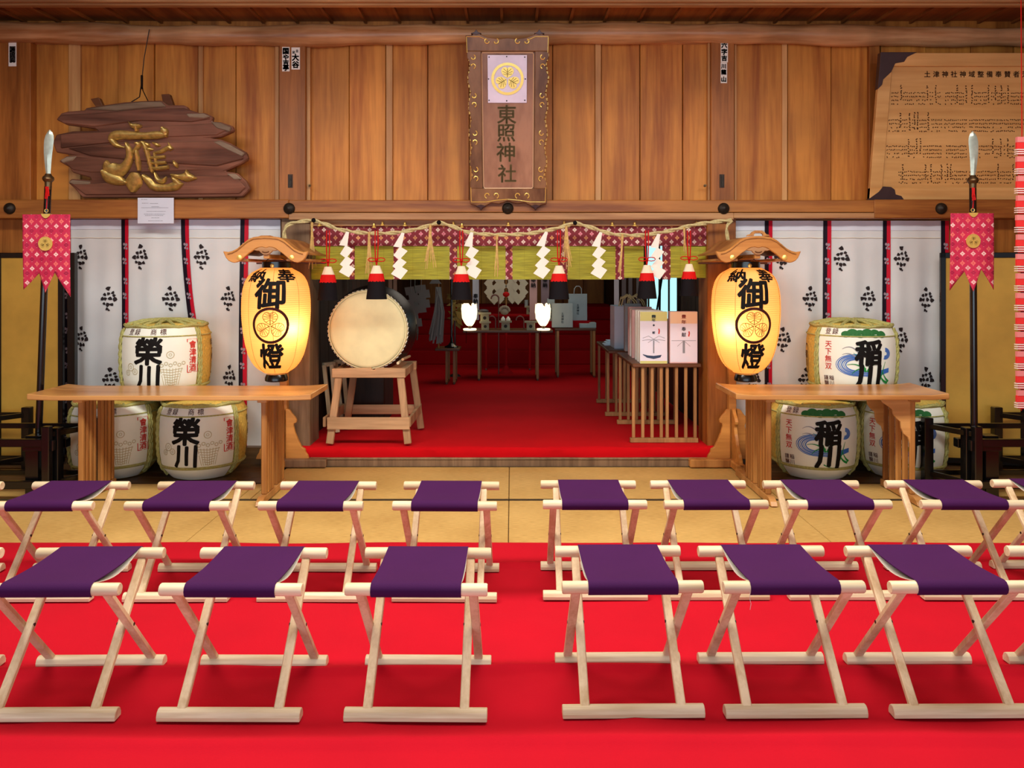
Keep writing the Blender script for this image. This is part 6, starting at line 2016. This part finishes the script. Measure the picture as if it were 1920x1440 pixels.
# banners and doors at the back
for i, (px, w, top, bot, m_, Y) in enumerate(((892, 12, 515, 600, 'paper_cool', 11.0), (1000, 14, 515, 600, 'pink_paper', 10.6), (1022, 15, 515, 600, 'mauve', 11.0))):
    m = {'paper_cool': paper_cool, 'pink_paper': pink_paper, 'mauve': MATS.get('dull_mauve') or plain('dull_mauve', '#a89098', .8)}[m_]
    t = thing('cloth_banner', ('white', 'pink', 'mauve')[i] + ' narrow lettered banner hanging ' + ('left of the large paper wand', 'right of the large paper wand', 'behind the right altar lamp')[i], 'banner', (X(px, Y), Y, Z(bot, Y)))
    MB().sheet(lambda a, b: (X(px, Y) + (a - .5) * w * Y / F, Y + .012 * math.sin(b * 4 + a * 2), Z(bot, Y) + (2.598 - Z(bot, Y)) * b), 4, 10).build('cloth', m, t, smooth=True)
    write(MB(), column('奉納', X(px, Y), Z(525 if i else 555, Y), .07), lambda u, v: Vector((u, Y - .016, v)), .03).build('lettering', ink_grey if i else ink_navy, t)
# paper bags
def bag(x0, x1, y0, y1, Y, label, handle=True, col=None):
    t = thing('paper_bag', label, 'bag', (X((x0 + x1) / 2, Y), Y, Z(y1, Y)), 'grey white paper bags')
    a, b, z0, z1 = X(x0, Y), X(x1, Y), Z(y1, Y), Z(y0, Y)
    MB().add([(a, Y, z0), (b, Y, z0), (b, Y + .10, z0), (a, Y + .10, z0), (a, Y + .01, z1), (b, Y + .01, z1), (b, Y + .06, z1), (a, Y + .06, z1)], [(0, 3, 2, 1), (4, 5, 6, 7), (0, 1, 5, 4), (1, 2, 6, 5), (2, 3, 7, 6), (3, 0, 4, 7)]).build('bag_body', col or paper_grey, t, bevel=.002)
    write(MB(), column('土津神社', (a + b) / 2, z0 + (z1 - z0) * .58, .034, .036), lambda u, v: Vector((u, Y - .002, v)), .01).build('lettering', ink_navy, t)
    if handle:
        m = (a + b) / 2
        MB().tube([(m - .05, Y + .01, z1), (m - .045, Y, z1 + .07), (m - .02, Y, z1 + .10), (m + .02, Y, z1 + .10), (m + .045, Y, z1 + .07), (m + .05, Y + .01, z1)], .006, 6).build('handle', col or paper_grey, t, smooth=True)
    return t
bag(1035, 1074, 569, 614.0, 9.92, 'pale paper bag standing in front on the table right of the altar', False)
bag(1066, 1101, 551, 601, 10.14, 'pale paper bag with a twisted handle behind the front bag')
MB().box(X(1062, 10.2), X(1106, 10.2), 10.10, 10.28, .762, Z(601, 10.14) - .001).build('riser', red_cloth, bpy.data.objects['paper_bag.001'])
bag(1026, 1040, 560, 602, 10.20, 'pale paper bag half hidden behind the right altar lamp', False)
MB().box(X(1024, 10.2), X(1041, 10.2), 10.18, 10.32, .762, Z(602, 10.20) - .001).build('riser', red_cloth, bpy.data.objects['paper_bag.002'])
for i, (a, b, y) in enumerate(((1087, 1107, 607), (1106, 1128, 605))):
    Y = 10.0
    tag(MB().box(X(a, Y), X(min(b, 1118), Y), Y, Y + .18, .762, Z(y, Y)).build('paper_packet', paper_grey, None, bevel=.003), ('left', 'right')[i] + ' flat pale packet beside the paper bags on the sanctuary table', 'packet', 'packets beside the bags')
# purification wand with long paper streamers, and black pole stand
ww = thing('streamer_wand', 'wand of long grey white paper strips left of the black pole', 'wand', tuple(at(822, 652, 9.3)))
mb = MB()
for k in range(46):
    e = R.uniform(-13, 13)
    d = R.uniform(0, .10)
    f = R.uniform(.8, 1)
    p0, p1, p2 = at(822 + R.uniform(-4, 4), 538, 9.3 + d * .3), at(822 + e * .7 + 2, 585, 9.3 - .03 + d), at(818 + e, 538 + 107 * f, 9.3 + d - .04)
    w = .010
    vs = []
    for q in (p0, p1, p2):
        vs += [q + Vector((-w, R.uniform(-.006, .006), 0)), q + Vector((w, 0, 0))]
    mb.add(vs, [(0, 1, 3, 2), (2, 3, 5, 4)])
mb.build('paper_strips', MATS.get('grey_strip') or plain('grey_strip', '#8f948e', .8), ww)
MB().tube([at(822, 653, 9.36), at(822, 528, 9.36)], .010, 8).build('stick', table_leg_wood, ww)
MB().xz([(at(805, 0, 9.3).x, Z(532, 9.3)), (at(812, 0, 9.3).x, Z(522, 9.3)), (at(815, 0, 9.3).x, Z(516, 9.3)), (at(828, 0, 9.3).x, Z(532, 9.3))], 9.29, 9.30).build('paper_hood', MATS['grey_strip'], ww)
pp = thing('pole_stand', 'black pole on a round black base left of the altar', 'stand', tuple(at(846, 652, 9.34)))
z0 = Z(653, 9.3)
MB().lathe([(0, 0), (.085, 0), (.08, .015), (.04, .035), (.018, .07), (.013, .16), (.013, Z(520, 9.34) - z0), (0, Z(520, 9.34) - z0)], 18, (X(846, 9.34), 9.40, z0)).build('pole', lacquer, pp, smooth=True)
for i, (px, py0, py1, w) in enumerate(((770, 540, 600, 11), (790, 538, 584, 13), (778, 560, 625, 10))):
    Y = 9.1 + i * .1
    mb = MB()
    for k in range(5):
        cy = py0 + (py1 - py0) * (k + .5) / 5
        cx = px + (4 if k % 2 else -3)
        q = [at(cx - w * .8, cy - 7, Y - .004 * k), at(cx + w * .8, cy - 9, Y - .004 * k), at(cx + w, cy + 6, Y - .004 * k), at(cx - w * .5, cy + 8, Y - .004 * k)]
        mb.add(q + [p + Vector((0, .002, 0)) for p in q], [(0, 1, 2, 3), (7, 6, 5, 4), (0, 4, 5, 1), (1, 5, 6, 2), (2, 6, 7, 3), (3, 7, 4, 0)])
    mb.tube([at(px, py0 + 8, Y), Vector((X(px, Y), Y, 2.599))], .003, 4)
    tag(mb.build('paper_streamer', MATS['grey_strip'], None), ('grey white paper streamer hanging at the right edge of the drum', 'grey white paper streamer between the drum and the long paper wand', 'lower grey white paper streamer just right of the drum')[i], 'paper streamer', 'dim paper streamers in the sanctuary')
# hanging paper strips behind the drum
for i, px in enumerate((637, 649, 664, 672, 732, 741)):
    Y = 7.6
    tag(MB().sheet(lambda a, b: (X(px, Y) + (a - .5) * 7 * Y / F, Y + .006 * math.sin(b * 6 + i), Z(552 - (i % 2) * 6, Y) + (2.598 - Z(552 - (i % 2) * 6, Y)) * b), 2, 8).build('paper_strip', MATS['grey_strip'] if i < 4 else MATS['ivory_paper'], None, smooth=True),
        ('leftmost pale paper strip hanging above the drum', 'second pale paper strip hanging above the drum', 'third pale paper strip hanging above the drum', 'pale paper strip hanging just left of the black tassel', 'pale paper strip hanging just right of the black tassel', 'rightmost cream paper strip hanging above the drum')[i], 'paper strip', 'paper strips above the drum')
# gold leaf branch ornament behind the pole
mb = MB()
for k in range(26):
    c = at(853 + R.uniform(-10, 12), 578 + R.uniform(-26, 32), 10.0 + R.uniform(-.05, .05))
    a = R.uniform(0, 2 * PI)
    l, w = .07, .024
    d1 = Vector((math.cos(a), R.uniform(-.3, .3), math.sin(a)))
    d2 = Vector((-math.sin(a), 0, math.cos(a)))
    mb.add([c - d1 * l, c + d2 * w, c + d1 * l, c - d2 * w], [(0, 1, 2, 3)])
mb.tube([at(853, 610, 10.0), at(853, 560, 10.0)], .01, 6)
gt = thing('leaf_branch', 'dull gold leafed branch ornament beside the left altar lamp', 'ornament', (X(853, 10.0), 10.0, FZ))
mb.build('gold_leaves', MATS.get('dull_gold_leaf') or plain('dull_gold_leaf', '#6e5a20', .5, .3), gt)
MB().tube([(X(853, 10.0), 10.0, FZ), at(853, 600, 10.0)], .012, 6).lathe([(0, 0), (.08, 0), (.06, .02), (.012, .04), (0, .04)], 12, (X(853, 10), 10.0, FZ)).build('branch_stand', bronze_dark, gt, smooth=True)
